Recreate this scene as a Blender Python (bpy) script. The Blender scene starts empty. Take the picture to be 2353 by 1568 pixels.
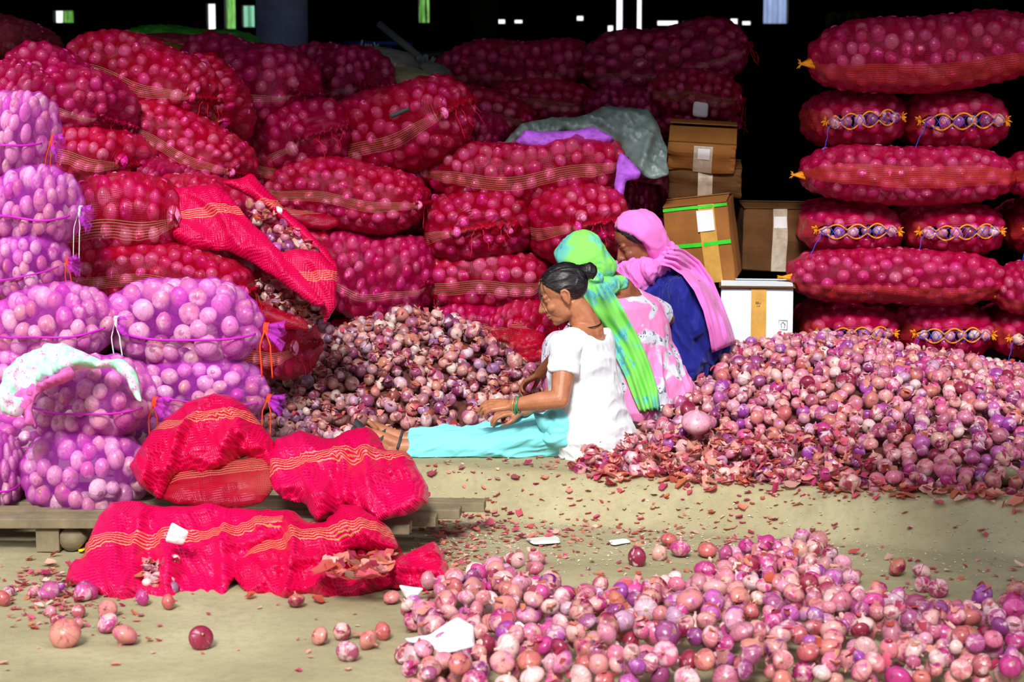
import bpy, bmesh, math, random
import numpy as np
from mathutils import Vector, Matrix, noise

rng = np.random.default_rng(7)
random.seed(7)
S = bpy.context.scene
COL = S.collection
PI = math.pi

# ------------------------------------------------------------------ camera
FPX, CX, CY, HORIZ = 4500.0, 1176.5, 784.0, 220.0
CAM_H, CAM_D = 1.55, 7.5
PITCH = math.atan((CY - HORIZ) / FPX)
cam_d = bpy.data.cameras.new('camera')
cam = bpy.data.objects.new('camera', cam_d)
COL.objects.link(cam)
cam.location = (0, -CAM_D, CAM_H)
cam.rotation_euler = (PI / 2 - PITCH, 0, 0)
cam_d.sensor_width = 36.0
cam_d.lens = FPX / 2353.0 * 36.0
cam_d.dof.use_dof = True
cam_d.dof.focus_distance = 7.7
cam_d.dof.aperture_fstop = 5.0
cam_d.clip_end = 200
S.camera = cam

# ------------------------------------------------------------------ world, sun, exposure
W = bpy.data.worlds.new('World'); S.world = W
W.use_nodes = True
wn = W.node_tree.nodes; wl = W.node_tree.links
bg = wn['Background']
bg.inputs['Color'].default_value = (0.93, 0.92, 1.0, 1)
bg.inputs['Strength'].default_value = 1.55
sun_d = bpy.data.lights.new('sun', 'SUN'); sun = bpy.data.objects.new('sun', sun_d); COL.objects.link(sun)
sun_d.energy = 4.2; sun_d.angle = math.radians(13); sun_d.color = (1.0, 0.965, 0.90)
sun.location = (2, -6, 8)
SUN_DIR = Vector((0.10, .76, -0.64)).normalized()     # direction the light travels
sun.rotation_euler = SUN_DIR.to_track_quat('-Z', 'Y').to_euler()
S.view_settings.view_transform = 'Standard'
S.view_settings.look = 'None'
S.view_settings.gamma = 1.0
S.view_settings.use_curve_mapping = False
S.view_settings.exposure = 0.0
S.cycles.transparent_max_bounces = 12
S.cycles.max_bounces = 5
S.cycles.diffuse_bounces = 3
S.cycles.glossy_bounces = 2
S.cycles.caustics_reflective = False
S.cycles.caustics_refractive = False

# ------------------------------------------------------------------ unprojection of photo pixels to real places
_F = Vector((0, math.cos(PITCH), -math.sin(PITCH)))
_U = Vector((0, math.sin(PITCH), math.cos(PITCH)))
_R = Vector((1, 0, 0))
_C = Vector((0, -CAM_D, CAM_H))
def ray(px, py):
    return _F * FPX + _R * (px - CX) - _U * (py - CY)
def P(px, py, Y):
    d = ray(px, py); return _C + d * ((Y + CAM_D) / d.y)
def G(px, py, z=0.0):
    d = ray(px, py); return _C + d * ((z - CAM_H) / d.z)
def sc(Y):
    return FPX / (Y + CAM_D)

# ------------------------------------------------------------------ object helpers
def mesh_np(name, v, f, uv=None, smooth=True, attr=None):
    """v (n,3), f list/array of quads or tris; uv per vertex (n,2); attr per-vertex float 'rnd'"""
    me = bpy.data.meshes.new(name)
    v = np.asarray(v, dtype=np.float32)
    if isinstance(f, np.ndarray):
        k = f.shape[1]; m = f.shape[0]
        me.vertices.add(len(v)); me.vertices.foreach_set('co', v.ravel())
        me.loops.add(m * k); me.loops.foreach_set('vertex_index', f.astype(np.int32).ravel())
        me.polygons.add(m)
        me.polygons.foreach_set('loop_start', np.arange(0, m * k, k, dtype=np.int32))
        me.update(calc_edges=True); me.validate(clean_customdata=False)
    else:
        me.from_pydata([tuple(p) for p in v], [], [tuple(q) for q in f]); me.update()
    if uv is not None:
        li = np.empty(len(me.loops), dtype=np.int32); me.loops.foreach_get('vertex_index', li)
        l = me.uv_layers.new(name='UVMap')
        l.data.foreach_set('uv', np.asarray(uv, dtype=np.float32)[li].ravel())
    if attr is not None:
        a = me.attributes.new('rnd', 'FLOAT', 'POINT')
        a.data.foreach_set('value', np.asarray(attr, dtype=np.float32))
    if smooth:
        me.polygons.foreach_set('use_smooth', np.ones(len(me.polygons), dtype=bool))
    return me

def obj(name, me, mat=None, parent=None, label=None, cat=None, group=None, kind=None, loc=None):
    o = bpy.data.objects.new(name, me)
    COL.objects.link(o)
    if me is not None and mat is not None and len(me.materials) == 0:
        me.materials.append(mat)
    if parent is not None: o.parent = parent
    if loc is not None: o.location = loc
    if label: o['label'] = label
    if cat: o['category'] = cat
    if group: o['group'] = group
    if kind: o['kind'] = kind
    return o
def empty(name, M, label, cat, group=None):
    o = obj(name, None, None, None, label, cat, group)
    o.empty_display_size = 0.05
    if isinstance(M, Matrix): o.matrix_world = M
    else: o.location = M
    return o
def struct(name, me, mat):
    return obj(name, me, mat, kind='structure')

def tube(pts, r, n=8, closed=False, caps=True):
    """tube around a polyline; r float or list. returns v,f (quads)"""
    pts = [Vector(p) for p in pts]; m = len(pts)
    rr = r if hasattr(r, '__len__') else [r] * m
    v = []; prev = None
    for i, p in enumerate(pts):
        if closed: t = pts[(i + 1) % m] - pts[i - 1]
        else: t = pts[min(i + 1, m - 1)] - pts[max(i - 1, 0)]
        if t.length < 1e-9: t = Vector((0, 0, 1))
        t.normalize()
        a = prev if prev is not None else (Vector((0, 0, 1)) if abs(t.z) < .9 else Vector((1, 0, 0)))
        a = (a - t * a.dot(t)); a.normalize(); b = t.cross(a); prev = a
        for k in range(n):
            w = 2 * PI * k / n
            v.append(p + (a * math.cos(w) + b * math.sin(w)) * rr[i])
    f = []
    for i in range(m if closed else m - 1):
        j = (i + 1) % m
        for k in range(n):
            k2 = (k + 1) % n
            f.append((i * n + k, i * n + k2, j * n + k2, j * n + k))
    if caps and not closed:
        f.append(tuple(range(n - 1, -1, -1))); f.append(tuple((m - 1) * n + k for k in range(n)))
    return v, f
class MB:
    def __init__(s): s.v = []; s.f = []; s.uv = []
    def add(s, v, f, uv=None):
        b = len(s.v); s.v += [tuple(p) for p in v]; s.f += [tuple(i + b for i in q) for q in f]
        s.uv += list(uv) if uv is not None else [(0, 0)] * len(v)
        return s
    def tube(s, pts, r, n=8, closed=False): return s.add(*tube(pts, r, n, closed))
    def box(s, c, d, M=None, bev=0.0):
        c = Vector(c); x, y, z = (q / 2 for q in d)
        if bev <= 0:
            vs = [Vector((i * x, j * y, k * z)) for i in (-1, 1) for j in (-1, 1) for k in (-1, 1)]
            fs = [(0, 1, 3, 2), (4, 6, 7, 5), (0, 4, 5, 1), (2, 3, 7, 6), (0, 2, 6, 4), (1, 5, 7, 3)]
        else:
            bm = bmesh.new(); bmesh.ops.create_cube(bm, size=1)
            for q in bm.verts: q.co = Vector((q.co.x * 2 * x, q.co.y * 2 * y, q.co.z * 2 * z))
            bmesh.ops.bevel(bm, geom=bm.edges[:], offset=bev, segments=2, profile=.6, affect='EDGES')
            bm.verts.index_update()
            vs = [q.co.copy() for q in bm.verts]; fs = [tuple(q.index for q in ff.verts) for ff in bm.faces]; bm.free()
        if M is not None: vs = [M @ q for q in vs]
        return s.add([c + q for q in vs], fs)
    def mesh(s, name, smooth=True): return mesh_np(name, s.v, s.f, uv=s.uv, smooth=smooth)

def grid_faces(nu, nv, wrap_v=False):
    i = np.arange(nu - 1)[:, None]; j = np.arange(nv if wrap_v else nv - 1)[None, :]
    j2 = (j + 1) % nv
    a = i * nv + j; b = i * nv + j2; c = (i + 1) * nv + j2; d = (i + 1) * nv + j
    return np.stack([a, b, c, d], -1).reshape(-1, 4)

# ------------------------------------------------------------------ materials
def new_mat(name):
    m = bpy.data.materials.new(name); m.use_nodes = True
    nt = m.node_tree; b = nt.nodes['Principled BSDF']
    return m, nt, b
def nd(nt, t, **kw):
    n = nt.nodes.new(t)
    for k, v in kw.items():
        if k.startswith('i_'): n.inputs[k[2:]].default_value = v
        else: setattr(n, k, v)
    return n
def mth(nt, op, a, b=None, c=None, clamp=False):
    n = nt.nodes.new('ShaderNodeMath'); n.operation = op; n.use_clamp = clamp
    for i, q in enumerate((a, b, c)):
        if q is None: continue
        if isinstance(q, (int, float)): n.inputs[i].default_value = q
        else: nt.links.new(q, n.inputs[i])
    return n.outputs[0]
def mixc(nt, fac, a, b, mode='MIX'):
    n = nt.nodes.new('ShaderNodeMix'); n.data_type = 'RGBA'; n.blend_type = mode
    for s, q in ((0, fac), (6, a), (7, b)):
        if isinstance(q, (int, float)): n.inputs[s].default_value = q
        elif isinstance(q, tuple): n.inputs[s].default_value = q if len(q) == 4 else q + (1,)
        else: nt.links.new(q, n.inputs[s])
    return n.outputs[2]
def ramp(nt, fac, stops, interp='LINEAR'):
    n = nt.nodes.new('ShaderNodeValToRGB'); r = n.color_ramp; r.interpolation = interp
    while len(r.elements) < len(stops): r.elements.new(0.5)
    for e, (p, c) in zip(r.elements, stops):
        e.position = p; e.color = c if len(c) == 4 else tuple(c) + (1,)
    nt.links.new(fac, n.inputs[0]); return n.outputs[0]
def noise_n(nt, vec, scale, detail=3, rough=.5, dist=0.0, out='Fac'):
    n = nd(nt, 'ShaderNodeTexNoise'); n.inputs['Scale'].default_value = scale
    n.inputs['Detail'].default_value = detail; n.inputs['Roughness'].default_value = rough
    n.inputs['Distortion'].default_value = dist
    if vec is not None: nt.links.new(vec, n.inputs['Vector'])
    return n.outputs[out]
def bump(nt, h, strength, dist=0.01):
    n = nd(nt, 'ShaderNodeBump'); n.inputs['Strength'].default_value = strength; n.inputs['Distance'].default_value = dist
    nt.links.new(h, n.inputs['Height']); return n.outputs[0]
def srgb(r, g, b):
    f = lambda c: ((c / 255 + .055) / 1.055) ** 2.4 if c > 10 else c / 255 / 12.92
    return (f(r), f(g), f(b))
def plain(name, col, rough=.7, var=.15, scale=12, bumps=0.0, bscale=60, spec=.3, metal=0):
    m, nt, b = new_mat(name)
    tc = nd(nt, 'ShaderNodeTexCoord').outputs['Object']
    f = noise_n(nt, tc, scale, 4, .6)
    dark = tuple(c * (1 - var) for c in col); lite = tuple(min(1, c * (1 + var)) for c in col)
    nt.links.new(ramp(nt, f, [(.3, dark), (.7, lite)]), b.inputs['Base Color'])
    b.inputs['Roughness'].default_value = rough
    b.inputs['Specular IOR Level'].default_value = spec; b.inputs['Metallic'].default_value = metal
    if bumps > 0: nt.links.new(bump(nt, noise_n(nt, tc, bscale, 4, .6), bumps, .004), b.inputs['Normal'])
    return m

def onion_mat(name, stops, gloss=.33, tint=None, vary=True):
    m, nt, b = new_mat(name)
    a = nd(nt, 'ShaderNodeAttribute'); a.attribute_name = 'rnd'
    oi = nd(nt, 'ShaderNodeObjectInfo')
    r = mth(nt, 'FRACT', mth(nt, 'ADD', a.outputs['Fac'], oi.outputs['Random'])) if vary else a.outputs['Fac']
    uv = nd(nt, 'ShaderNodeUVMap'); sx = nd(nt, 'ShaderNodeSeparateXYZ'); nt.links.new(uv.outputs[0], sx.inputs[0])
    u, v = sx.outputs[0], sx.outputs[1]
    cb = nd(nt, 'ShaderNodeCombineXYZ')
    nt.links.new(mth(nt, 'MULTIPLY', u, 26.0), cb.inputs[0]); nt.links.new(mth(nt, 'MULTIPLY', v, 1.6), cb.inputs[1])
    nt.links.new(mth(nt, 'MULTIPLY', r, 57.0), cb.inputs[2])
    streak = noise_n(nt, cb.outputs[0], 1.0, 3, .6)
    cb2 = nd(nt, 'ShaderNodeCombineXYZ')
    nt.links.new(mth(nt, 'MULTIPLY', u, 4.0), cb2.inputs[0]); nt.links.new(mth(nt, 'MULTIPLY', v, 2.4), cb2.inputs[1])
    nt.links.new(mth(nt, 'MULTIPLY', r, 91.0), cb2.inputs[2])
    patch = noise_n(nt, cb2.outputs[0], 1.0, 4, .62)
    base = ramp(nt, r, stops)
    r2 = mth(nt, 'FRACT', mth(nt, 'MULTIPLY', r, 17.3))
    base = mixc(nt, mth(nt, 'MULTIPLY', mth(nt, 'SUBTRACT', streak, .42, clamp=True), 2.6, clamp=True), base, mixc(nt, .6, base, srgb(120, 12, 72)))
    papery = ramp(nt, r2, [(0, srgb(190, 112, 88)), (.25, srgb(222, 168, 160)), (.5, srgb(232, 206, 204)), (.75, srgb(206, 160, 190)), (1, srgb(244, 228, 226))])
    if tint: papery = mixc(nt, .75, papery, tint)
    thr = mth(nt, 'MULTIPLY_ADD', r2, .24, .37)
    pf = mth(nt, 'MULTIPLY', mth(nt, 'SUBTRACT', patch, thr, clamp=True), 9.0, clamp=True)
    base = mixc(nt, mth(nt, 'MULTIPLY', pf, .8), base, papery)
    d1 = mth(nt, 'GREATER_THAN', v, .90); d0 = mth(nt, 'LESS_THAN', v, .09)
    base = mixc(nt, mth(nt, 'MULTIPLY', d1, .7), base, srgb(196, 140, 96))
    base = mixc(nt, mth(nt, 'MULTIPLY', d0, .8), base, srgb(150, 118, 84))
    soil = mth(nt, 'MULTIPLY', mth(nt, 'SUBTRACT', noise_n(nt, cb2.outputs[0], 3.1, 4, .7), .56, clamp=True), 7.0, clamp=True)
    base = mixc(nt, mth(nt, 'MULTIPLY', soil, .65), base, srgb(72, 52, 44))
    nt.links.new(base, b.inputs['Base Color'])
    b.inputs['Roughness'].default_value = gloss
    b.inputs['Specular IOR Level'].default_value = .55
    nt.links.new(bump(nt, mth(nt, 'ADD', streak, mth(nt, 'MULTIPLY', pf, .5)), .28, .002), b.inputs['Normal'])
    return m
ONION_STOPS = [(0, srgb(150, 22, 100)), (.10, srgb(206, 74, 146)), (.2, srgb(216, 128, 140)), (.3, srgb(106, 22, 116)), (.4, srgb(190, 98, 92)),
               (.5, srgb(226, 156, 180)), (.6, srgb(164, 44, 100)), (.7, srgb(240, 214, 206)), (.78, srgb(146, 60, 156)), (.88, srgb(196, 100, 170)), (.95, srgb(150, 50, 60)), (1, srgb(124, 16, 66))]
M_ONION = onion_mat('onion_skin', ONION_STOPS, .27)
M_ONION_OWN = onion_mat('single_onion_skin', ONION_STOPS, .27, vary=False)
BROWN_STOPS = [(0, srgb(120, 30, 96)), (.15, srgb(176, 96, 130)), (.3, srgb(186, 136, 120)), (.4, srgb(92, 28, 90)),
               (.55, srgb(190, 150, 180)), (.68, srgb(226, 208, 196)), (.8, srgb(140, 84, 150)), (.9, srgb(150, 84, 76)), (1, srgb(112, 30, 64))]
M_ONION_DUSTY = onion_mat('dusty_onion_skin', BROWN_STOPS, .36)
PALE_STOPS = [(0, srgb(236, 140, 200)), (.18, srgb(252, 216, 216)), (.34, srgb(190, 50, 150)), (.5, srgb(252, 226, 230)), (.62, srgb(214, 130, 130)),
              (.74, srgb(206, 80, 176)), (.88, srgb(244, 190, 210)), (1, srgb(186, 50, 110))]
REDSACK_STOPS = [(0, srgb(216, 0, 110)), (.2, srgb(250, 70, 190)), (.35, srgb(160, 0, 70)), (.5, srgb(255, 110, 200)),
                 (.65, srgb(200, 0, 70)), (.8, srgb(232, 30, 160)), (.93, srgb(255, 170, 220)), (1, srgb(140, 0, 70))]
M_ONION_RED = onion_mat('red_sack_onion_skin', REDSACK_STOPS, .22, srgb(250, 70, 180))
M_ONION_BAG = onion_mat('bagged_onion_skin', PALE_STOPS, .3)

def peel_mat(name, stops):
    m, nt, b = new_mat(name)
    a = nd(nt, 'ShaderNodeAttribute'); a.attribute_name = 'rnd'
    oi = nd(nt, 'ShaderNodeObjectInfo')
    r = mth(nt, 'FRACT', mth(nt, 'ADD', a.outputs['Fac'], oi.outputs['Random']))
    nt.links.new(ramp(nt, r, stops), b.inputs['Base Color'])
    b.inputs['Roughness'].default_value = .38
    tr = nd(nt, 'ShaderNodeBsdfTranslucent'); nt.links.new(ramp(nt, r, stops), tr.inputs[0])
    mx = nd(nt, 'ShaderNodeMixShader'); mx.inputs[0].default_value = .3
    nt.links.new(b.outputs[0], mx.inputs[1]); nt.links.new(tr.outputs[0], mx.inputs[2])
    nt.links.new(mx.outputs[0], nt.nodes['Material Output'].inputs[0])
    return m
M_PEEL = peel_mat('dry_peel', [(0, srgb(170, 40, 84)), (.2, srgb(222, 96, 130)), (.4, srgb(190, 84, 60)), (.55, srgb(236, 160, 150)),
                               (.7, srgb(204, 116, 78)), (.85, srgb(244, 206, 190)), (1, srgb(150, 30, 70))])

def net_mat(name, col, cover=.45, thread=.5, pitch=.0065, band=None, band_c=0.0, band_w=.05, dusk=None, rough=.34, bmix=.45, balpha=.2, weave=.4, tcon=0.0, graze=.7):
    """open woven net: UV in metres; band = colour of the woven stripes along the sack"""
    m, nt, b = new_mat(name)
    uv = nd(nt, 'ShaderNodeUVMap'); sx = nd(nt, 'ShaderNodeSeparateXYZ'); nt.links.new(uv.outputs[0], sx.inputs[0])
    u, v = sx.outputs[0], sx.outputs[1]
    w = 2 * PI / pitch
    s1 = mth(nt, 'MULTIPLY_ADD', mth(nt, 'SINE', mth(nt, 'MULTIPLY', u, w)), .5, .5)
    s2 = mth(nt, 'MULTIPLY_ADD', mth(nt, 'SINE', mth(nt, 'MULTIPLY', v, w)), .5, .5)
    th = mth(nt, 'MAXIMUM', s1, s2)
    th = mth(nt, 'POWER', th, 2.0)
    tc = nd(nt, 'ShaderNodeTexCoord').outputs['Object']
    n1 = noise_n(nt, tc, 9, 3, .6)
    oi = nd(nt, 'ShaderNodeObjectInfo')
    alpha = mth(nt, 'MULTIPLY_ADD', th, thread, cover)
    alpha = mth(nt, 'ADD', alpha, mth(nt, 'MULTIPLY_ADD', n1, .3, -.15))
    c = mixc(nt, n1, tuple(x * .7 for x in col), tuple(min(1, x * 1.25) for x in col))
    dd = tuple(x * .55 for x in col) if dusk is None else dusk
    c = mixc(nt, mth(nt, 'MULTIPLY', oi.outputs['Random'], .55), c, dd)
    lw = nd(nt, 'ShaderNodeLayerWeight'); lw.inputs['Blend'].default_value = .5
    alpha = mth(nt, 'ADD', alpha, mth(nt, 'MULTIPLY', mth(nt, 'POWER', lw.outputs['Facing'], 1.6), graze))
    if band is not None:
        bd = mth(nt, 'LESS_THAN', mth(nt, 'ABSOLUTE', mth(nt, 'SUBTRACT', v, band_c)), band_w / 2)
        lines = mth(nt, 'GREATER_THAN', mth(nt, 'SINE', mth(nt, 'MULTIPLY', v, 2 * PI / .0085)), .2)
        bf = mth(nt, 'MULTIPLY', bd, lines)
        c = mixc(nt, mth(nt, 'MULTIPLY', bf, bmix), c, band)
        alpha = mth(nt, 'ADD', alpha, mth(nt, 'MULTIPLY', bd, balpha))
    alpha = mth(nt, 'MINIMUM', mth(nt, 'MAXIMUM', alpha, .05), 1.0)
    if tcon: c = mixc(nt, mth(nt, 'MULTIPLY', mth(nt, 'SUBTRACT', 1.0, th), tcon), c, tuple(x * .25 for x in col))
    nt.links.new(c, b.inputs['Base Color'])
    b.inputs['Roughness'].default_value = rough
    b.inputs['Specular IOR Level'].default_value = .5
    b.inputs['Specular Tint'].default_value = (1, .45, .75, 1)
    nt.links.new(alpha, b.inputs['Alpha'])
    nt.links.new(bump(nt, th, weave, .0015), b.inputs['Normal'])
    return m
RED = srgb(216, 8, 62)
M_NET_RED = net_mat('red_net', srgb(180, 0, 40), cover=.20, thread=.42, band=srgb(186, 168, 130), band_c=.02, band_w=.055, dusk=srgb(128, 0, 22), rough=.3, bmix=.5, balpha=.08)
M_NET_DARK = net_mat('crimson_net', srgb(170, 0, 62), cover=.20, thread=.42, band=srgb(186, 168, 140), band_c=.06, band_w=.035, dusk=srgb(100, 0, 40), rough=.3, bmix=.5, balpha=.08)
M_NET_ORANGE = net_mat('crimson_net_orange_band', srgb(180, 0, 60), cover=.22, thread=.42, band=srgb(190, 84, 16), band_c=.0, band_w=.10, dusk=srgb(150, 0, 44), bmix=.72, balpha=.22, rough=.4)
M_NET_ORANGE_LOW = net_mat('crimson_net_low_band', srgb(180, 0, 60), cover=.22, thread=.42, band=srgb(190, 84, 16), band_c=.085, band_w=.10, dusk=srgb(150, 0, 44), bmix=.72, balpha=.22, rough=.4)
M_NET_PINK = net_mat('lilac_net', srgb(244, 80, 236), cover=.12, thread=.17, pitch=.004, dusk=srgb(206, 50, 236), graze=.42)
M_NET_EMPTY = net_mat('empty_red_net', srgb(252, 8, 92), cover=.74, thread=.40, pitch=.009, band=srgb(214, 190, 110), band_c=.12, band_w=.045, dusk=srgb(206, 0, 50), rough=.30, bmix=.6, weave=1.0, tcon=.6)
M_NET_GREEN = net_mat('green_net', srgb(60, 170, 50), cover=.5, thread=.4)
M_NET_YELLOW = net_mat('olive_net', srgb(150, 160, 40), cover=.45, thread=.4)
M_ROPE_Y = plain('yellow_rope', srgb(244, 150, 20), .7, .3, 60)
M_ROPE_B = plain('blue_twine', srgb(30, 80, 220), .6, .2)
M_ROPE_R = plain('red_strand', srgb(240, 30, 60), .5, .2)
M_ROPE_W = plain('pale_rope', srgb(214, 216, 210), .8, .2, 50, .5, 200)
M_ROPE_O = plain('orange_cord', srgb(240, 70, 20), .6, .2)
M_CORD_P = plain('purple_cord', srgb(200, 30, 190), .5, .2)

# ------------------------------------------------------------------ onions
PROFILE = [(0.0, -.84), (.16, -.84), (.45, -.74), (.80, -.46), (.97, -.10), (.99, .18), (.87, .45), (.60, .68), (.30, .83), (.15, .96), (.09, 1.14), (.10, 1.3), (0, 1.30)]
def onion_template(n=12, prof=PROFILE, squash=1.0):
    prof = np.array(prof); m = len(prof)
    a = np.arange(n) * 2 * PI / n
    v = np.stack([prof[:, 0][:, None] * np.cos(a), prof[:, 0][:, None] * np.sin(a), np.repeat(prof[:, 1][:, None] * squash, n, 1)], -1).reshape(-1, 3)
    f = grid_faces(m, n, True)
    uv = np.stack([np.repeat((a / (2 * PI))[None], m, 0), np.repeat(np.linspace(0, 1, m)[:, None], n, 1)], -1).reshape(-1, 2)
    return v, f, uv
BALL = [(0.0, -.9), (.5, -.76), (.86, -.42), (1, 0), (.86, .45), (.48, .8), (.12, .98), (0, 1.0)]
def rand_rot(k):
    q = rng.normal(size=(k, 4)); q /= np.linalg.norm(q, axis=1)[:, None]
    w, x, y, z = q.T
    return np.stack([np.stack([1 - 2 * (y * y + z * z), 2 * (x * y - z * w), 2 * (x * z + y * w)], -1),
                     np.stack([2 * (x * y + z * w), 1 - 2 * (x * x + z * z), 2 * (y * z - x * w)], -1),
                     np.stack([2 * (x * z - y * w), 2 * (y * z + x * w), 1 - 2 * (x * x + y * y)], -1)], -2)
def joined_onions(name, cen, rad, tmpl):
    tv, tf, tuv = tmpl; k = len(cen); n = len(tv)
    R = rand_rot(k)
    s = rad[:, None] * np.stack([rng.uniform(.93, 1.05, k), rng.uniform(.93, 1.05, k), rng.uniform(.82, 1.02, k)], -1)
    V = np.einsum('kij,knj->kni', R, tv[None] * s[:, None, :]) + cen[:, None, :]
    Fc = (tf[None] + (np.arange(k) * n)[:, None, None]).reshape(-1, tf.shape[1])
    return mesh_np(name, V.reshape(-1, 3), Fc, uv=np.tile(tuv, (k, 1)), attr=np.repeat(rng.random(k), n))
T_HEAP = onion_template(12)
T_BALL = onion_template(10, BALL)
T_BALL_FINE = onion_template(14, BALL)

def peel_patches(name, pts, nrm_jit=.9, size=(.012, .03)):
    """thin curled flakes, 3x3 grid each"""
    k = len(pts)
    g = np.linspace(-1, 1, 4)
    gx, gy = np.meshgrid(g, g, indexing='ij')
    base = np.stack([gx, gy, np.zeros_like(gx)], -1).reshape(-1, 3)
    # rounded, ragged outline
    V = np.repeat(base[None], k, 0)
    V[:, :, :2] *= (1 - .22 * (np.abs(base[:, 0] * base[:, 1])))[None, :, None]
    V[:, :, :2] += rng.normal(0, .16, (k, 16, 2))
    c1 = rng.uniform(.15, .8, k)[:, None]; c2 = rng.uniform(-.2, .5, k)[:, None]
    V[:, :, 2] = c1 * V[:, :, 0] ** 2 + c2 * V[:, :, 1] ** 2 + rng.normal(0, .06, (k, 16))
    s = rng.uniform(size[0], size[1], k)[:, None]
    V[:, :, 0] *= s * rng.uniform(.5, 1, (k, 1)); V[:, :, 1] *= s; V[:, :, 2] *= s * .6
    q = rand_rot(k)
    # bias to lie flat: blend with identity by z flip
    ang = rng.uniform(0, 2 * PI, k); ca, sa = np.cos(ang), np.sin(ang)
    tx = rng.normal(0, nrm_jit * .5, k); 
    Rz = np.zeros((k, 3, 3)); Rz[:, 0, 0] = ca; Rz[:, 0, 1] = -sa; Rz[:, 1, 0] = sa; Rz[:, 1, 1] = ca; Rz[:, 2, 2] = 1
    Rx = np.zeros((k, 3, 3)); Rx[:, 0, 0] = 1; Rx[:, 1, 1] = np.cos(tx); Rx[:, 1, 2] = -np.sin(tx); Rx[:, 2, 1] = np.sin(tx); Rx[:, 2, 2] = np.cos(tx)
    Rm = np.einsum('kij,kjl->kil', Rz, Rx)
    V = np.einsum('kij,knj->kni', Rm, V) + np.asarray(pts)[:, None, :]
    f = grid_faces(4, 4)
    F_ = (f[None] + (np.arange(k) * 16)[:, None, None]).reshape(-1, 4)
    return mesh_np(name, V.reshape(-1, 3), F_, attr=np.repeat(rng.random(k), 16))

# ------------------------------------------------------------------ setting
EDGE_A, EDGE_B = G(900, 1062, .15), G(2353, 1150, .15)      # lip of the raised platform
def edge_y(x): return EDGE_A.y + (EDGE_B.y - EDGE_A.y) * (x - EDGE_A.x) / (EDGE_B.x - EDGE_A.x)
FOOT_W = .22

def concrete(name, c1, c2, c3):
    m, nt, b = new_mat(name)
    tc = nd(nt, 'ShaderNodeNewGeometry').outputs['Position']
    a = noise_n(nt, tc, 1.3, 6, .62, .4); f = noise_n(nt, tc, 34, 5, .7); g = noise_n(nt, tc, 160, 3, .7)
    c = ramp(nt, a, [(.3, c1), (.52, c2), (.72, c3)])
    c = mixc(nt, mth(nt, 'MULTIPLY', mth(nt, 'SUBTRACT', f, .48, clamp=True), 2.6, clamp=True), c, mixc(nt, .35, c, srgb(96, 86, 70)))
    sp = mth(nt, 'GREATER_THAN', g, .68)
    c = mixc(nt, mth(nt, 'MULTIPLY', sp, .35), c, srgb(215, 205, 180))
    sy = nd(nt, 'ShaderNodeSeparateXYZ'); nt.links.new(tc, sy.inputs[0])     # floor colour darkened inside the hall in place of shade under the roof
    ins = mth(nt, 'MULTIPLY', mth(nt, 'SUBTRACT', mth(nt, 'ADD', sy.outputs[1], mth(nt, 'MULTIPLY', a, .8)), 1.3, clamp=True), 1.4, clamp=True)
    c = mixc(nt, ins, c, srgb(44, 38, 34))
    damp = mth(nt, 'MULTIPLY', mth(nt, 'SUBTRACT', noise_n(nt, tc, 2.6, 5, .7, .6), .56, clamp=True), 5.0, clamp=True)
    c = mixc(nt, mth(nt, 'MULTIPLY', damp, .45), c, srgb(104, 98, 80))
    nt.links.new(c, b.inputs['Base Color']); b.inputs['Roughness'].default_value = .92
    b.inputs['Specular IOR Level'].default_value = .15
    nt.links.new(bump(nt, mth(nt, 'ADD', f, mth(nt, 'MULTIPLY', g, .4)), .6, .006), b.inputs['Normal'])
    return m
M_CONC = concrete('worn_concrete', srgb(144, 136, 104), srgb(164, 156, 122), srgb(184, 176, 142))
M_CONC2 = concrete('platform_concrete', srgb(140, 132, 100), srgb(166, 156, 124), srgb(184, 174, 142))
M_DARKWALL = plain('sooty_wall', srgb(44, 44, 46), .95, .4, 3)
M_ROOF = plain('dark_roof', srgb(40, 40, 42), .95, .3, 2)

def hfield(name, x0, x1, y0, y1, nx, ny, fz, mat, uvm=True):
    xs = np.linspace(x0, x1, nx); ys = np.linspace(y0, y1, ny)
    X, Y = np.meshgrid(xs, ys, indexing='ij')
    Z = fz(X, Y)
    return mesh_np(name, np.stack([X, Y, Z], -1).reshape(-1, 3), grid_faces(nx, ny))
def vnoise(X, Y, s, amp, seed=0):
    out = np.empty(X.size)
    for i, (a, b) in enumerate(zip(X.ravel(), Y.ravel())): out[i] = noise.noise(Vector((a * s, b * s, seed)))
    return out.reshape(X.shape) * amp
# lower ground, rising as a worn sloped kerb to the platform
def fz_ground(X, Y):
    e = edge_y(X)
    t = np.clip((Y - (e - FOOT_W)) / FOOT_W, 0, 1)
    k = t * t * (3 - 2 * t)
    return .15 * (0.35 * t + .65 * k) + vnoise(X, Y, 5, .006, 3) + vnoise(X, Y, 22, .002, 9)
def ground_z(x, y):
    t = min(1, max(0, (y - (edge_y(x) - FOOT_W)) / FOOT_W)); k = t * t * (3 - 2 * t)
    return .15 * (.35 * t + .65 * k) + noise.noise(Vector((x * 5, y * 5, 3))) * .006 + noise.noise(Vector((x * 22, y * 22, 9))) * .002
def concat(parts):
    vs, fs, b = [], [], 0
    for v, f in parts:
        vs.append(v); fs.append(f + b); b += len(v)
    return np.concatenate(vs), np.concatenate(fs)
nx, ny = 240, 200
xs = np.concatenate([[-40, -12, -5], np.linspace(-2.6, 2.6, nx - 6), [5, 12, 40]])
ys = np.concatenate([[-60, -20, -8, -4], np.linspace(-3.0, .45, ny - 8), [1, 5, 12, 20]])
Xg, Yg = np.meshgrid(xs, ys, indexing='ij')
me = mesh_np('floor', np.stack([Xg, Yg, fz_ground(Xg, Yg)], -1).reshape(-1, 3), grid_faces(nx, ny))
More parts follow.
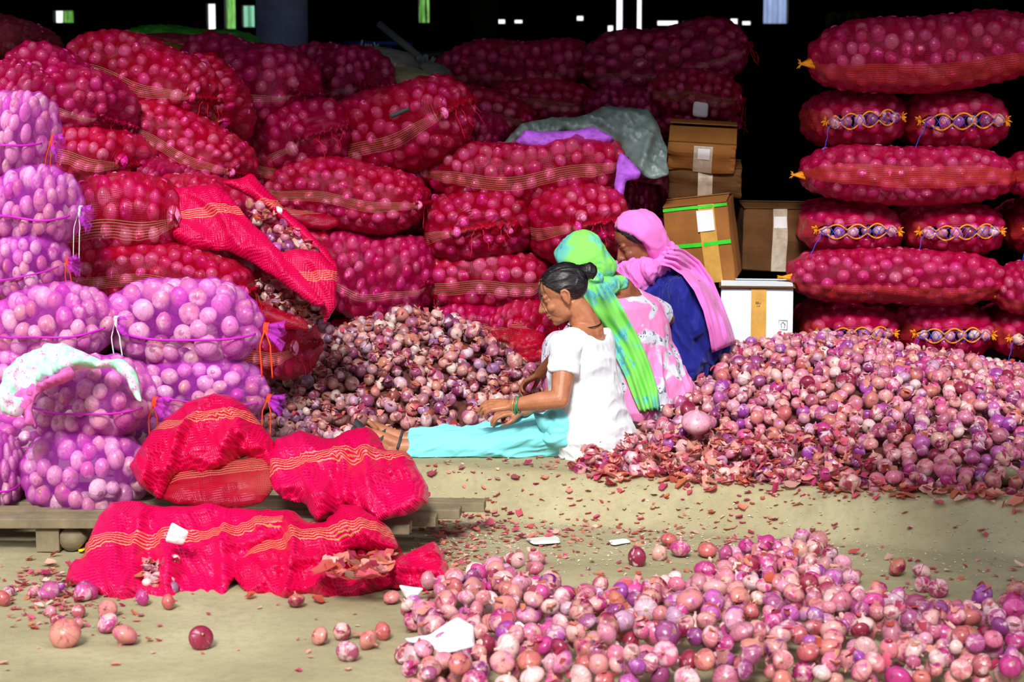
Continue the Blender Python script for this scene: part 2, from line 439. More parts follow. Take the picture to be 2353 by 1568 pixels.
struct('floor', me, M_CONC)

# the hall: roof, side walls, back wall with openings
YB = 19.0
mb = MB(); mb.box((0, (YB - 1.0) / 2 + .1, 3.85), (30, YB + 1.2, .15)); struct('ceiling', mb.mesh('ceiling', False), M_ROOF)
# unseen wall and eave added behind the camera to cut low frontal sky light
mb = MB(); mb.box((0, -17, 3.4), (46, .4, 6.8)); mb.box((0, -16.2, 6.7), (46, 2.2, .15)); struct('light_block_wall', mb.mesh('light_block_wall', False), M_DARKWALL)
mb = MB(); mb.box((-9, 9.5, 2.6), (.2, 19, 5.2)); struct('wall_left', mb.mesh('wall_left', False), M_DARKWALL)
mb = MB(); mb.box((9, 9.5, 2.6), (.2, 19, 5.2)); struct('wall_right', mb.mesh('wall_right', False), M_DARKWALL)
# openings in photo pixels on the back wall
holes_px = [(122, 24, 168, 52), (475, 8, 494, 70), (516, -10, 540, 66), (556, 12, 584, 62), (962, -10, 986, 52), (1114, 44, 1160, 54),
            (1183, 45, 1200, 53), (1326, 36, 1341, 47), (1417, -12, 1432, 72), (1464, -10, 1476, 74), (1511, 47, 1560, 58),
            (1579, 49, 1592, 60), (1679, 42, 1698, 56), (1706, 48, 1728, 57), (1754, -12, 1812, 54), (1397, 58, 1410, 72)]
hol = []
for a in holes_px:
    p0 = P(a[0], a[3], YB); p1 = P(a[2], a[1], YB); hol.append((p0.x, p0.z, p1.x, p1.z))
xc = sorted(set([-9.0, 9.0] + [h[i] for h in hol for i in (0, 2)])); zc = sorted(set([0.0, 5.2] + [h[i] for h in hol for i in (1, 3)]))
mb = MB()
for i in range(len(xc) - 1):
    j = 0
    while j < len(zc) - 1:
        xm = (xc[i] + xc[i + 1]) / 2
        def open_(j): 
            zm = (zc[j] + zc[j + 1]) / 2
            return any(h[0] < xm < h[2] and h[1] < zm < h[3] for h in hol)
        if open_(j): j += 1; continue
        k = j
        while k + 1 < len(zc) - 1 and not open_(k + 1): k += 1
        mb.box(((xc[i] + xc[i + 1]) / 2, YB + .1, (zc[j] + zc[k + 1]) / 2), (xc[i + 1] - xc[i], .2, zc[k + 1] - zc[j]))
        j = k + 1
struct('wall_back', mb.mesh('wall_back', False), M_DARKWALL)
# beyond the back wall: a yard with shrubs and a pale shed, seen through the openings
M_LEAF = plain('sunlit_leaves', srgb(120, 200, 70), .7, .5, 6)
M_SHED = plain('pale_shed', srgb(150, 215, 190), .8, .2, 2)
M_GLASSY = plain('blue_grey_panel', srgb(130, 150, 190), .5, .15, 3)
def shrub(px0, px1, label):
    a = P(px0, 30, YB + 2); b = P(px1, 30, YB + 2)
    bm = bmesh.new(); bmesh.ops.create_icosphere(bm, subdivisions=4, radius=1)
    for q in bm.verts:
        d = 1 + .28 * noise.noise(q.co * 3.1 + Vector((px0, 0, 0))) + .12 * noise.noise(q.co * 9)
        q.co = Vector((q.co.x * (b.x - a.x) / 2 * d, q.co.y * .7 * d, q.co.z * 2.2 * d))
    me = bpy.data.meshes.new('shrub'); bm.to_mesh(me); bm.free()
    obj('shrub', me, M_LEAF, None, label, 'shrub', loc=((a.x + b.x) / 2, YB + 2.4, 2.0))
shrub(143, 172, 'green shrub outside, seen through the leftmost small opening of the dark back wall')
shrub(955, 995, 'green shrub outside, seen through the tall narrow opening right of the round pillar')
shrub(500, 530, 'green shrub outside, seen between the two slots left of the round pillar')
def yard_wall(px0, px1, mat, label, h=4):
    a = P(px0, 0, YB + 3.5); b = P(px1, 0, YB + 3.5)
    mb = MB(); mb.box((0, 0, h / 2), (b.x - a.x, .3, h)); mb.box((0, 0, h + .05), (b.x - a.x + .2, .5, .1))
    for k in range(4): mb.box(((b.x - a.x) * (k / 3 - .5) * .96, -.2, h / 2), (.06, .1, h))
    obj('shed', mb.mesh('shed', False), mat, None, label, 'shed', loc=((a.x + b.x) / 2, YB + 3.8, 0))
yard_wall(545, 600, M_SHED, 'pale turquoise shed outside, seen just left of the round pillar')
yard_wall(1745, 1820, M_GLASSY, 'blue-grey panelled shed outside, seen through the wide opening above the dark gap')

# ------------------------------------------------------------------ sacks
def sg(x, p): return np.sign(x) * np.abs(x) ** p
class Sack:
    """builds the shared meshes of one kind of sack: L x Wd x H metres, long axis x, mouth seam at +x"""
    def __init__(s, L, Wd, H, r_on, seed, sag=0.0, endp=5.0, endz=3.8, fine=False, gather=0.0, mouth='seam', lump=.02, cull=-.75, net=None, slit=False, tag='sack'):
        global rng
        keep = rng; rng = np.random.default_rng(seed)
        a, b, c = L / 2, Wd / 2, H / 2
        s.dim = (L, Wd, H); s.slit = slit
        def surf(u, v):
            u = np.asarray(u, float); v = np.asarray(v, float)
            ey = np.clip(1 - np.abs(u) ** endp, 0, 1) ** (1 / 2.4)
            ez = np.clip(1 - np.abs(u) ** endz, 0, 1) ** (1 / 2.0)
            if gather:   # drawn in towards +x
                g = np.clip((u - .55) / .45, 0, 1) ** 2 * gather
                ey = ey * (1 - g); ez = ez * (1 - g)
            if mouth == 'seam':
                ey = np.maximum(ey, .62 * (np.abs(u) > .9) * 1.0 * np.clip((1.0001 - np.abs(u)) / .02 , 0, 1))
            y = b * ey * sg(np.cos(v), .78)
            z = c * ez * sg(np.sin(v), .78)
            x = a * u
            z = z + sag * (1 - 2 * u * u) * -1
            ph = seed * 1.7
            y = y + lump * np.sin(3.1 * u + ph) * (1 - u * u)
            z = z + lump * .8 * np.sin(4.3 * u + 1.3 * ph) * (1 - u * u)
            return np.stack([x, y, z], -1)
        def nrm(u, v):
            e = 1e-3
            du = surf(np.clip(u + e, -1, 1), v) - surf(np.clip(u - e, -1, 1), v); dv = surf(u, v + e) - surf(u, v - e)
            n = np.cross(dv, du); l = np.linalg.norm(n, axis=-1, keepdims=True)
            n = n / np.maximum(l, 1e-12)
            p = surf(u, v); ref = np.stack([p[..., 0] * .3, p[..., 1], p[..., 2]], -1)
            sgn = np.sign((n * ref).sum(-1, keepdims=True)); sgn[sgn == 0] = 1
            return n * sgn
        # pack onions just beneath the surface
        K = 5200
        uu = np.sin(rng.uniform(-PI / 2, PI / 2, K)) * .5 + rng.uniform(-1, 1, K) * .5
        uu = np.clip(uu, -.985, .985); vv = rng.uniform(-PI, PI, K)
        pp = surf(uu, vv); nn = nrm(uu, vv)
        rr = r_on * rng.uniform(.82, 1.18, K)
        cc = pp - nn * rr[:, None] * .9
        C = np.empty((0, 3)); R = np.empty(0)
        for i in range(K):
            if len(C):
                d = np.linalg.norm(C - cc[i], axis=1)
                if (d < (R + rr[i]) * (.80 if fine else .88)).any(): continue
            C = np.vstack([C, cc[i]]); R = np.append(R, rr[i])
        s.n = len(C)
        nu = int(L / (.0085 if not fine else .0085)) + 1; nv = int(PI * (b + c) / .0092)
        ug = np.sin(np.linspace(-1, 1, nu) * PI / 2 * .86) / math.sin(PI / 2 * .86)
        vg = -PI / 2 * 2 + np.arange(nv) * 2 * PI / nv            # -pi is the front (-y)
        U, V = np.meshgrid(ug, vg, indexing='ij')
        p = surf(U, V).reshape(-1, 3); n = nrm(U, V).reshape(-1, 3)
        h = np.full(len(p), -.9 * r_on)
        for i in range(len(C)):
            w = C[i] - p
            m = (np.abs(w) < R[i] * 1.9).all(1)
            w = w[m]; al = (w * n[m]).sum(1); lat2 = (w * w).sum(1) - al * al
            q = R[i] ** 2 - lat2; ok = q > 0
            hh = np.full(len(w), -1.0); hh[ok] = al[ok] + np.sqrt(q[ok])
            h[m] = np.maximum(h[m], hh)
        h = np.clip(h, (-.3 if fine else -.42) * r_on, .6 * r_on)
        hg = h.reshape(nu, nv)
        for _ in range(4):
            hs = hg.copy()
            hs[1:-1] = (hg[:-2] + hg[2:] + 2 * hg[1:-1]) / 4
            hs = (np.roll(hs, 1, 1) + np.roll(hs, -1, 1) + 2 * hs) / 4
            hg = hs if _ % 2 == 0 else np.maximum(hs, hg)
        p = p + n * (hg.reshape(-1, 1) + .0035)
        arc = np.linalg.norm(np.diff(surf(np.zeros(nv + 1), -PI + np.arange(nv + 1) * 2 * PI / nv), axis=0), axis=1)
        arc = np.concatenate([[0], np.cumsum(arc)[:-1]]); tot = arc[-1] + arc[1]
        arc = np.where(arc > tot / 2, arc - tot, arc)
        xx = np.repeat(ug[:, None] * a, nv, 1)
        uvm = np.stack([xx, np.repeat(arc[None], nu, 0)], -1).reshape(-1, 2)
        f = grid_faces(nu, nv, True)
        s.grid = p.reshape(nu, nv, 3)
        if slit:    # the mouth laced at +x: net missing in a horizontal slit, onions looking out
            fc = p[f].mean(1)
            amp = .013 * np.abs(np.sin(fc[:, 1] / (Wd * .84) * PI * 4.5))
            gone = (fc[:, 0] > a * .62) & (np.abs(fc[:, 2] - s._slz(fc[:, 1])) < .012 + amp * 1.25) & (np.abs(fc[:, 1]) < Wd * .37)
            f = f[~gone]
            s.a = a
        s.net = mesh_np(tag + '_net', p, f, uv=uvm); s.net.materials.append(net)
        keepc = nn is not None
        mk = np.ones(len(C), bool)
        mk &= C[:, 2] > cull * c
        t = T_BALL_FINE if fine else T_BALL
        s.on = joined_onions(tag + '_onions', C[mk], R[mk], t); s.on.materials.append(M_ONION_BAG if fine else M_ONION_RED)
        s.extras = []
        s.surf = surf; s.seed = seed
        s.mouth(mouth, a, b, c)
        rng = keep
    def _slz(s, y): return .006 * np.sin(y * 14)
    def front_x(s, y, z):
        g = s.grid.reshape(-1, 3); m = g[:, 0] > 0
        d = (g[m, 1] - y) ** 2 + (g[m, 2] - z) ** 2
        idx = np.argsort(d)[:3]
        return g[m][idx, 0].max()
    def mouth(s, kind, a, b, c):
        if kind == 'seam':       # puckered frill with loose strands along the closed mouth
            mb = MB(); n = 70
            for side in (1,):
                base = []
                for i in range(n):
                    t = i / (n - 1); y = (t - .5) * 2 * b * .66
                    x = a * (1.0 - .05 * abs(2 * t - 1) ** 3) - .012 + rng.uniform(-.004, .004)
                    z0 = s.surf(1.0, 0)[2] + .005 * math.sin(i * .9)
                    base.append((x, y, z0))
                v = []; f = []
                for i, (x, y, z) in enumerate(base):
                    puck = .009 * math.sin(i * .8 + 1.5 * math.sin(i * .23)) + rng.uniform(-.003, .003)
                    for k, (dx, dz) in enumerate(((-.006, .016), (.010, .007), (.018 + rng.uniform(0, .012), puck), (.010, -.007), (-.006, -.016))):
                        v.append((x + dx, y + rng.uniform(-.002, .002), z + dz + puck * .4))
                for i in range(n - 1):
                    for k in range(4): f.append((i * 5 + k, i * 5 + k + 1, (i + 1) * 5 + k + 1, (i + 1) * 5 + k))
                mb.add(v, f, [(q[1], q[0]) for q in v])
            s.extras.append(('mouth_seam', mb.mesh('mouth_seam'), s.net.materials[0]))
            mb = MB()
            for i in range(4):
                y = rng.uniform(-.5, .5) * b; p0 = Vector((a, y, s.surf(1., 0)[2])); pts = [p0]
                for k in range(6): pts.append(pts[-1] + Vector((rng.uniform(-.004, .012), rng.uniform(-.012, .012), -rng.uniform(.004, .028))))
                mb.tube(pts, .0010, 5)
            s.extras.append(('loose_strands', mb.mesh('loose_strands'), M_ROPE_R))
        if kind == 'laced':
            Wd = s.dim[1]; half = Wd * .37; n = 110
            for nm, sg_ in (('upper_scalloped_rope', 1), ('lower_scalloped_rope', -1)):
                pts = []
                for i in range(n):
                    y = -half + 2 * half * i / (n - 1)
                    env = min(1, (1 - abs(y) / half) * 5)
                    z = s._slz(y) + sg_ * (.008 + .024 * abs(math.sin(y / (Wd * .84) * PI * 4.5 + s.seed))) * env
                    pts.append((s.front_x(y, z) + .004, y, z))
                mb = MB(); mb.tube(pts, .0034, 7)
                s.extras.append((nm, mb.mesh(nm), M_ROPE_Y))
            ys_ = np.linspace(-half * .82, half * .82, 6)
            cs_ = np.array([(s.front_x(y, s._slz(y)) - .012, y, s._slz(y)) for y in ys_]); 
            s.extras.append(('bare_onions', joined_onions('bare_onions', cs_, rng.uniform(.024, .031, 6), T_BALL), M_ONION))
            mb = MB()
            for ph in (0, 1):
                pts = []; m = 11
                for i in range(m):
                    y = -half * .95 + 1.9 * half * i / (m - 1); sgn = 1 if (i + ph) % 2 else -1
                    z = s._slz(y) + sgn * (.026 if 0 < i < m - 1 else .0)
                    pts.append((s.front_x(y, 0) + .018, y, z))
                mb.tube(pts, .0016, 6)
            p0 = Vector(pts[0]); tail = [p0]
            for k in range(9): tail.append(tail[-1] + Vector((.002, rng.uniform(-.012, .006), -.016)))
            mb.tube(tail, .0016, 5)
            s.extras.append(('blue_lacing', mb.mesh('blue_lacing'), M_ROPE_B))
            for sy in (-1, 1):
                mb = MB()
                for k in range(14):
                    y = sy * (half + .004); p0 = Vector((s.front_x(y, 0) + .004, y, s._slz(y)))
                    d = Vector((rng.uniform(.2, 1), sy * rng.uniform(.0, 1), rng.uniform(-1, 1))).normalized() * rng.uniform(.015, .034)
                    mb.tube([p0, p0 + d * .5 + Vector((0, 0, .004)), p0 + d], [.003, .0028, .0018], 5)
                s.extras.append(('rope_tassel', mb.mesh('rope_tassel'), M_ROPE_Y))
        if kind == 'ears':       # long sack seen from the side: corners pulled to yellow tufts
            for sx in (-1, 1):
                mb = MB()
                tip = Vector((sx * (a + .03), -b * .3, s.surf(1., 0)[2] - .01))
                for k in range(10):
                    p0 = Vector((sx * a * .93, -b * .3 + rng.uniform(-.03, .03), tip.z + rng.uniform(-.02, .02)))
                    d = Vector((sx * rng.uniform(.2, 1), rng.uniform(-.6, .6), rng.uniform(-.8, .8))) * .022
                    mb.tube([p0, tip, tip + d], [.009, .005, .0015], 5)
                s.extras.append(('corner_tuft', mb.mesh('corner_tuft'), M_ROPE_Y))
        if kind == 'tie':
            mb = MB()
            z0 = s.surf(1., 0)[2]
            x0 = a * .99
            # gathered fan of net beyond the tie
            v = []; f = []; n = 40
            for j in range(7):
                t = j / 6
                for i in range(n):
                    w = 2 * PI * i / n
                    rr_ = (.016 + .034 * t) * (1 + .35 * math.sin(w * 9 + t)); v.append((x0 + .055 * t + .01 * math.sin(w * 5), rr_ * math.cos(w), z0 - .02 * t + rr_ * math.sin(w) * .8))
            for j in range(6):
                for i in range(n): f.append((j * n + i, j * n + (i + 1) % n, (j + 1) * n + (i + 1) % n, (j + 1) * n + i))
            mb.add(v, f, [(q[1] * 2, q[0]) for q in v])
            s.extras.append(('gathered_neck', mb.mesh('gathered_neck'), s.net.materials[0]))
            mb = MB()
            for k in range(3):
                mb.tube([(x0 + .006 * k - .004, .019 * math.cos(w), z0 + .019 * math.sin(w)) for w in np.linspace(0, 2 * PI, 16)], .0035, 6)
            for sgn in (-1, 1):
                pts = [Vector((x0, -.02, z0))]
                for k in range(9): pts.append(pts[-1] + Vector((.006 * sgn * (k < 3) + .002, -.004 * (k < 4), -.017)))
                mb.tube(pts, .0030, 6)
            s.extras.append(('tie_string', mb.mesh('tie_string'), M_ROPE_O if s.seed % 2 else M_ROPE_W))
            # seam cord along the side
            g = s.grid; nu, nv = g.shape[:2]
            pts = []
            for i in range(3, nu - 2, 2):
                row = g[i]; j = np.argmin(np.abs(np.arctan2(row[:, 2] - row[:, 2].mean(), -row[:, 1] + 1e-9) + .18))
                pts.append(Vector(row[j]) + Vector((0, -.006, 0)))
            sm = [sum(pts[max(0, k - 3):k + 4], Vector()) / len(pts[max(0, k - 3):k + 4]) for k in range(len(pts))]
            mb = MB(); mb.tube([q + Vector((0, -.006, 0)) for q in sm], .0038, 6)
            s.extras.append(('side_cord', mb.mesh('side_cord'), M_CORD_P))

M_SEAM = net_mat('red_seam', srgb(226, 14, 60), cover=.8, thread=.3)
def place_sack(sk, px, py, w, h, Y, ang=0, yaw=0, pitch=0, depth=None, name='onion_sack', label='', group=None, hs=1.0, ctr_front=True, L=None):
    """pixel size w x h of the visible silhouette at world depth Y (front)"""
    s_ = sc(Y)
    wm, hm = w / s_, h / s_
    c_, s__ = abs(math.cos(yaw)), abs(math.sin(yaw))
    if depth is None: depth = .46
    if L is None:
        if c_ > .75:
            L = math.sqrt(max(wm * wm - (depth * s__) ** 2, .01)) / c_; Wd = depth
        elif c_ < .35:
            Wd = wm; L = .8
        else:
            Wd = depth; L = math.sqrt(max(wm * wm - (Wd * s__) ** 2, .05)) / c_
            L = min(L, 1.05)
    else: Wd = depth if c_ > .35 else wm
    if sk in POOL:
        same = sk.net.materials[0]
        def cost(q):
            r3 = (L / q.dim[0], Wd / q.dim[1], hm / q.dim[2]); m_ = (r3[0] * r3[1] * r3[2]) ** (1 / 3)
            return sum(abs(math.log(v / m_)) for v in r3) + .5 * abs(math.log(m_)) + (.12 if q.net.materials[0] != same else 0) + (.08 if q is not sk else 0)
        sk = min(POOL, key=cost)
    Ls, Ws, Hs = sk.dim
    sx, sy, sz = L / Ls, Wd / Ws, hm / Hs
    p = P(px, py, Y)
    ext_y = math.sqrt((L / 2 * s__) ** 2 + (Wd / 2 * c_) ** 2)
    M = Matrix.Translation((p.x * (1 + ext_y * 0 / 8), p.y + ext_y * .8, p.z)) @ Matrix.Rotation(math.radians(ang), 4, 'Y') @ Matrix.Rotation(pitch, 4, 'X') @ Matrix.Rotation(yaw, 4, 'Z') @ Matrix.Diagonal((sx, sy, sz, 1))
    r = empty(name, M, label, 'sack', group)
    o = obj('net', sk.net, None, r)
    obj('onions', sk.on, None, r, kind='stuff')
    for nm, me, mat in sk.extras: obj(nm, me, mat, r)
    return r
def sack_variant(sk, **kw): pass

SK_A = Sack(.92, .48, .27, .030, 11, sag=.012, net=M_NET_RED, tag='red_sack')
SK_B = Sack(.86, .50, .28, .030, 12, sag=-.014, net=M_NET_RED, tag='red_sack')
SK_C = Sack(.90, .46, .26, .029, 13, sag=.0, net=M_NET_DARK, tag='crimson_sack')
SK_D = Sack(.90, .50, .28, .029, 14, sag=.01, net=M_NET_DARK, endp=4, lump=.03, tag='crimson_sack')
SK_S = Sack(.55, .42, .26, .030, 15, sag=.0, net=M_NET_RED, lump=.01, tag='short_red_sack')
SK_T = Sack(.80, .50, .37, .030, 41, sag=.0, net=M_NET_RED, lump=.02, tag='fat_red_sack')
SK_T2 = Sack(.70, .46, .36, .030, 42, sag=.01, net=M_NET_DARK, lump=.02, tag='fat_crimson_sack')
SK_N = Sack(.80, .46, .19, .029, 43, sag=.0, net=M_NET_RED, lump=.01, tag='thin_red_sack')
SK_S2 = Sack(.50, .46, .20, .029, 44, sag=.0, net=M_NET_DARK, lump=.01, tag='short_crimson_sack')
POOL = [SK_A, SK_B, SK_C, SK_D, SK_S, SK_T, SK_T2, SK_N, SK_S2]
SK_L = Sack(.98, .46, .27, .029, 21, net=M_NET_ORANGE_LOW, mouth='ears', endp=7, endz=4.5, lump=.006, tag='banded_sack')
SK_L2 = Sack(.98, .46, .27, .029, 22, net=M_NET_ORANGE, mouth='ears', endp=7, endz=4.0, lump=.01, tag='banded_sack')
SK_E = Sack(.80, .46, .26, .029, 23, net=M_NET_ORANGE, mouth='laced', endp=4, endz=3.6, slit=True, lump=.004, tag='laced_sack')
SK_E2 = Sack(.80, .46, .26, .029, 24, net=M_NET_ORANGE, mouth='laced', endp=4, endz=3.6, slit=True, lump=.004, tag='laced_sack')
SK_P = Sack(.56, .40, .30, .037, 31, net=M_NET_PINK, mouth='tie', fine=True, endp=3, endz=2.6, gather=.55, lump=.008, tag='lilac_bag')
SK_P2 = Sack(.54, .40, .28, .0365, 32, net=M_NET_PINK, mouth='tie', fine=True, endp=3, endz=2.6, gather=.5, lump=.008, tag='lilac_bag')

def recolor(sk, net):
    import copy as cp
    q = cp.copy(sk); q.net = sk.net.copy(); q.net.materials.clear(); q.net.materials.append(net); return q
SK_L3 = recolor(SK_L2, M_NET_ORANGE_LOW)
R_ = math.radians
GR, GM, GB = 'red net sacks heaped on the left', 'red net sacks stacked behind the women', 'dim sacks at the back of the heap'
# (proto, px, py, w, h, Y, ang, yaw deg, label)
left = [
 (SK_A, 262, 514, 286, 184, .30, -3, -8, 'bright red net sack with tan stripes right of the lilac bags at the left edge', GR),
 (SK_B, 340, 650, 440, 130, .20, 4, -6, 'long low dark-red sack directly above the large lilac bags', GR),
 (SK_D, 490, 626, 330, 135, .62, 10, 10, 'flat smooth bright-red sack beneath the torn-open pink sack', GR),
 (SK_S, 628, 810, 160, 130, .50, -4, -20, 'small red sack wedged right of the big lilac bag above the loose onions', GR),
 (SK_A, 455, 500, 270, 150, .75, 12, -14, 'pink-red sack whose slit net trails down over the opening full of onions', GR),
 (SK_B, 198, 362, 236, 128, .85, 10, -25, 'dark red sack just above the bright striped sack near the left edge', GR),
 (SK_A, 405, 342, 315, 140, 1.15, 22, -20, 'tilted red sack sloping down right with a dark ripped upper corner', GR),
 (SK_C, 135, 222, 292, 160, .95, 27, -30, 'red sack at upper left with tan stripe and burst puckered mouth facing right', GR),
 (SK_D, 40, 235, 190, 140, .80, 20, -30, 'shadowed red sack at the left edge behind the highest lilac bag', GR),
 (SK_B, 305, 185, 345, 165, 1.35, 14, -28, 'plump magenta sack with pale stripe topping the left heap', GR),
 (SK_A, 478, 232, 190, 130, 1.50, 62, -25, 'steeply tipped red sack hanging down beside the plump magenta sack', GR),
 (SK_C, 555, 190, 310, 180, 2.0, 12, -30, 'dim wine-red sack below the round pillar with dangling strands', GB),
 (SK_D, 775, 190, 210, 158, 2.4, 8, -40, 'dark rounded sack right of the pillar beside the grey gunny sack', GB),
 (SK_C, 650, 330, 260, 170, 1.95, -12, -62, 'dark red sack end with its gathered mouth low, left of the tilted big sack', GR),
 (SK_A, 362, 412, 130, 70, .95, 15, -20, 'small visible piece of red sack just above the bright striped sack', GR),
 (SK_C, 470, 415, 120, 60, 1.1, 15, -20, 'narrow strip of red sack behind the top of the torn sack', GR),
 (SK_B, 885, 312, 370, 185, 1.85, -22, -38, 'big bright-red sack tilted up to the right with a dark strip on its back', GM),
 (SK_C, 1085, 258, 262, 100, 2.5, 9, -10, 'dim red sack with tan stripe behind the big tilted sack', GM),
 (SK_D, 1085, 305, 170, 95, 2.3, 8, -15, 'dull red sack squeezed between the big tilted sack and the grey tarpaulin', GM),
 (SK_A, 795, 455, 345, 140, 1.75, 5, -12, 'red sack with wide tan stripe under the big tilted sack', GM),
 (SK_C, 978, 378, 165, 105, 2.0, -32, -20, 'small red sack end sloping up behind the striped sacks in the middle', GM),
 (SK_A, 1210, 392, 440, 138, 1.85, -3, -5, 'long saddle-backed red sack with pale stripe lying under the grey tarpaulin', GM),
 (SK_B, 1072, 526, 240, 158, 1.75, -6, -76, 'red sack end with puckered drawn mouth, left one under the long saddle-backed sack', GM),
 (SK_A, 1288, 520, 320, 165, 1.65, -6, -68, 'red sack end with puckered mouth above the bun-haired woman', GM),
 (SK_B, 1115, 652, 290, 128, 1.75, 0, -4, 'red striped sack lying behind the face of the bun-haired woman', GM),
 (SK_C, 1085, 748, 175, 90, 1.7, 0, -8, 'lowest red sack at the rear edge of the central onion heap', GM),
 (SK_B, 1215, 765, 150, 110, 1.55, 5, -30, 'loosely closed low red sack beside the bun-haired woman at chin height', GM),
 (SK_C, 878, 538, 180, 66, 2.0, 0, -5, 'red sack glimpsed between the striped sack and the big sagging one', GM),
 (SK_D, 868, 640, 262, 182, 1.70, 9, -18, 'large half-empty red sack sagging behind the central onion heap', GM),
 (SK_C, 1185, 152, 350, 108, 3.7, -4, -8, 'dim purple-red sack at the back under the dark drum, right of the gunny sacks', GB),
 (SK_D, 1255, 235, 230, 90, 3.5, 3, -12, 'dim purple-red sack below the rear pair, above the grey tarpaulin', GB),
 (SK_C, 1535, 135, 360, 145, 3.5, -8, -6, 'topmost purple-red sack at the rear beside the dark gap', GB),
 (SK_D, 1450, 245, 180, 80, 3.3, 0, -20, 'purple-red sack just above the grey tarpaulin sheet', GB),
 (SK_C, 1608, 220, 196, 102, 3.2, 6, -12, 'purple-red sack with a white paper label above the top carton', GB),
 (SK_C, 1600, 285, 200, 60, 3.3, 0, 10, 'shadowed sack strip behind the top brown carton', GB),
 (SK_D, 1470, 470, 130, 80, 2.3, 0, -20, 'red sack glimpsed left of the green-taped carton', GM),
 (SK_C, 1415, 590, 160, 130, 2.2, 0, -30, 'shadowed red sack between the two veiled women', GM),
 (SK_D, 690, 560, 260, 100, 1.9, 8, -10, 'shadowed red sack behind the torn-open sack', GM),
 (SK_B, 560, 375, 240, 110, 2.0, 10, -15, 'dark red sack in the gap behind the two upper left sacks', GR),
]
for a in left:
    sk, px, py, w, h, Y, ang, yaw, lab, g = a
    place_sack(sk, px, py, w * 1.08, h * 1.2, Y, ang, R_(yaw), label=lab, group=g)

# inner rows that carry the rear of the heap
def inner(x, Y, z, sk, yaw=0):
    M = Matrix.Translation((x, Y, z)) @ Matrix.Rotation(yaw, 4, 'Z')
    r = empty('onion_sack', M, 'shadowed inner sack glimpsed only through gaps between the outer red sacks', 'sack', 'inner sacks of the heap')
    obj('net', sk.net, None, r); obj('onions', sk.on, None, r, kind='stuff')
for Y, xs_, zt in ((2.75, (-2.55, -1.62, -.70, .22), (1.35, 1.3, 1.0, .9)), (3.95, (-.35, .30, .82), (1.35, 1.45, 1.3))):
    for j, x in enumerate(xs_):
        z = .27; k = 0
        while z < zt[j]:
            inner(x + .05 * math.sin(k * 2.1 + j), Y, z, (SK_C, SK_D, SK_B)[(j + k) % 3], .06 * math.sin(k * 3 + j)); z += .25; k += 1
GS = 'neatly stacked banded sacks on the right'
right = [
 (SK_E, 1966, 765, 226, 118, 1.9, 2, -90, 'laced sack end at bottom left of the right stack'),
 (SK_E2, 2190, 768, 226, 122, 1.9, 2, -90, 'laced sack end at bottom right of the right stack'),
 (SK_L, 2075, 642, 498, 122, 1.75, 1, 0, 'long orange-banded sack, lowest of the three long ones in the right stack'),
 (SK_E2, 1970, 530, 238, 120, 1.9, 2, -90, 'laced sack end, left one in the middle of the right stack'),
 (SK_E, 2205, 532, 238, 122, 1.9, 1, -90, 'laced sack end, right one in the middle of the right stack'),
 (SK_L2, 2100, 404, 490, 128, 1.75, 1, 0, 'long orange-banded sack in the middle of the right stack'),
 (SK_E, 1984, 275, 220, 130, 1.9, -2, -90, 'laced sack end, upper left in the right stack'),
 (SK_E2, 2212, 278, 246, 135, 1.9, 1, -90, 'laced sack end, upper right in the right stack'),
 (SK_L3, 2150, 118, 545, 165, 1.7, -4, 0, 'largest long sack crowning the right stack, rising to the right'),
 (SK_E, 2400, 775, 210, 115, 1.8, 0, -90, 'laced sack end cut by the right edge of the photo, lower one'),
 (SK_L, 2480, 655, 360, 120, 1.7, -8, 0, 'orange-banded sack cut by the right edge, second from bottom'),
 (SK_L2, 2570, 405, 480, 125, 1.75, 0, 0, 'yellow-tufted sack corner at the right edge beside the middle long sack'),
 (SK_E2, 2450, 530, 230, 125, 1.95, 0, -90, 'dark sack at the right edge between two banded ones'),
 (SK_L, 2090, 880, 470, 110, 1.85, 0, 0, 'lowest long sack of the right stack, mostly sunk behind the onion heap'),
]
for sk, px, py, w, h, Y, ang, yaw, lab in right:
    place_sack(sk, px, py, w * 1.03, h * 1.1, Y, ang, R_(yaw), depth=.46, label=lab, group=GS, L=.8 if yaw else None)

GP = 'lilac net bags of large onions on the left'
pink = [
 (SK_P, 172, 1106, 300, 200, -.80, 2, 176, 'front lilac bag on the pallet with orange cord hanging at its left end'),
 (SK_P2, -40, 1105, 160, 180, -.75, 0, 10, 'lilac bag cut by the left edge at pallet height'),
 (SK_P, 190, 926, 310, 190, -.72, 3, -14, 'lilac bag under the mint floral cloth with a tie at its right end'),
 (SK_P, 60, 1010, 290, 120, -.50, 0, 10, 'shadowed lilac bag behind the two front ones at the left'),
 (SK_P, 460, 905, 300, 150, -.35, 8, -12, 'lilac bag behind the upright red net, right of the cloth-covered bag'),
 (SK_P2, 330, 1030, 260, 150, -.45, 0, -10, 'shaded lilac bag low between the front bag and the empty red net'),
 (SK_P, 412, 754, 372, 204, -.32, 3, -8, 'largest lilac bag in the middle with pale string at its left'),
 (SK_P2, 108, 752, 290, 172, -.40, -2, -12, 'lilac bag at the left edge directly above the mint cloth'),
 (SK_P, 45, 618, 190, 150, -.28, -6, -10, 'lilac bag at the left edge under the tied one'),
 (SK_P2, 66, 480, 206, 180, -.22, 6, -12, 'lilac bag at the left edge with white string hanging from its right end'),
 (SK_P, 20, 312, 180, 196, -.15, 8, -16, 'highest lilac bag at the left edge'),
 (SK_P2, 60, 870, 240, 140, -.38, 0, 8, 'lilac bag mostly hidden behind the mint cloth'),
]
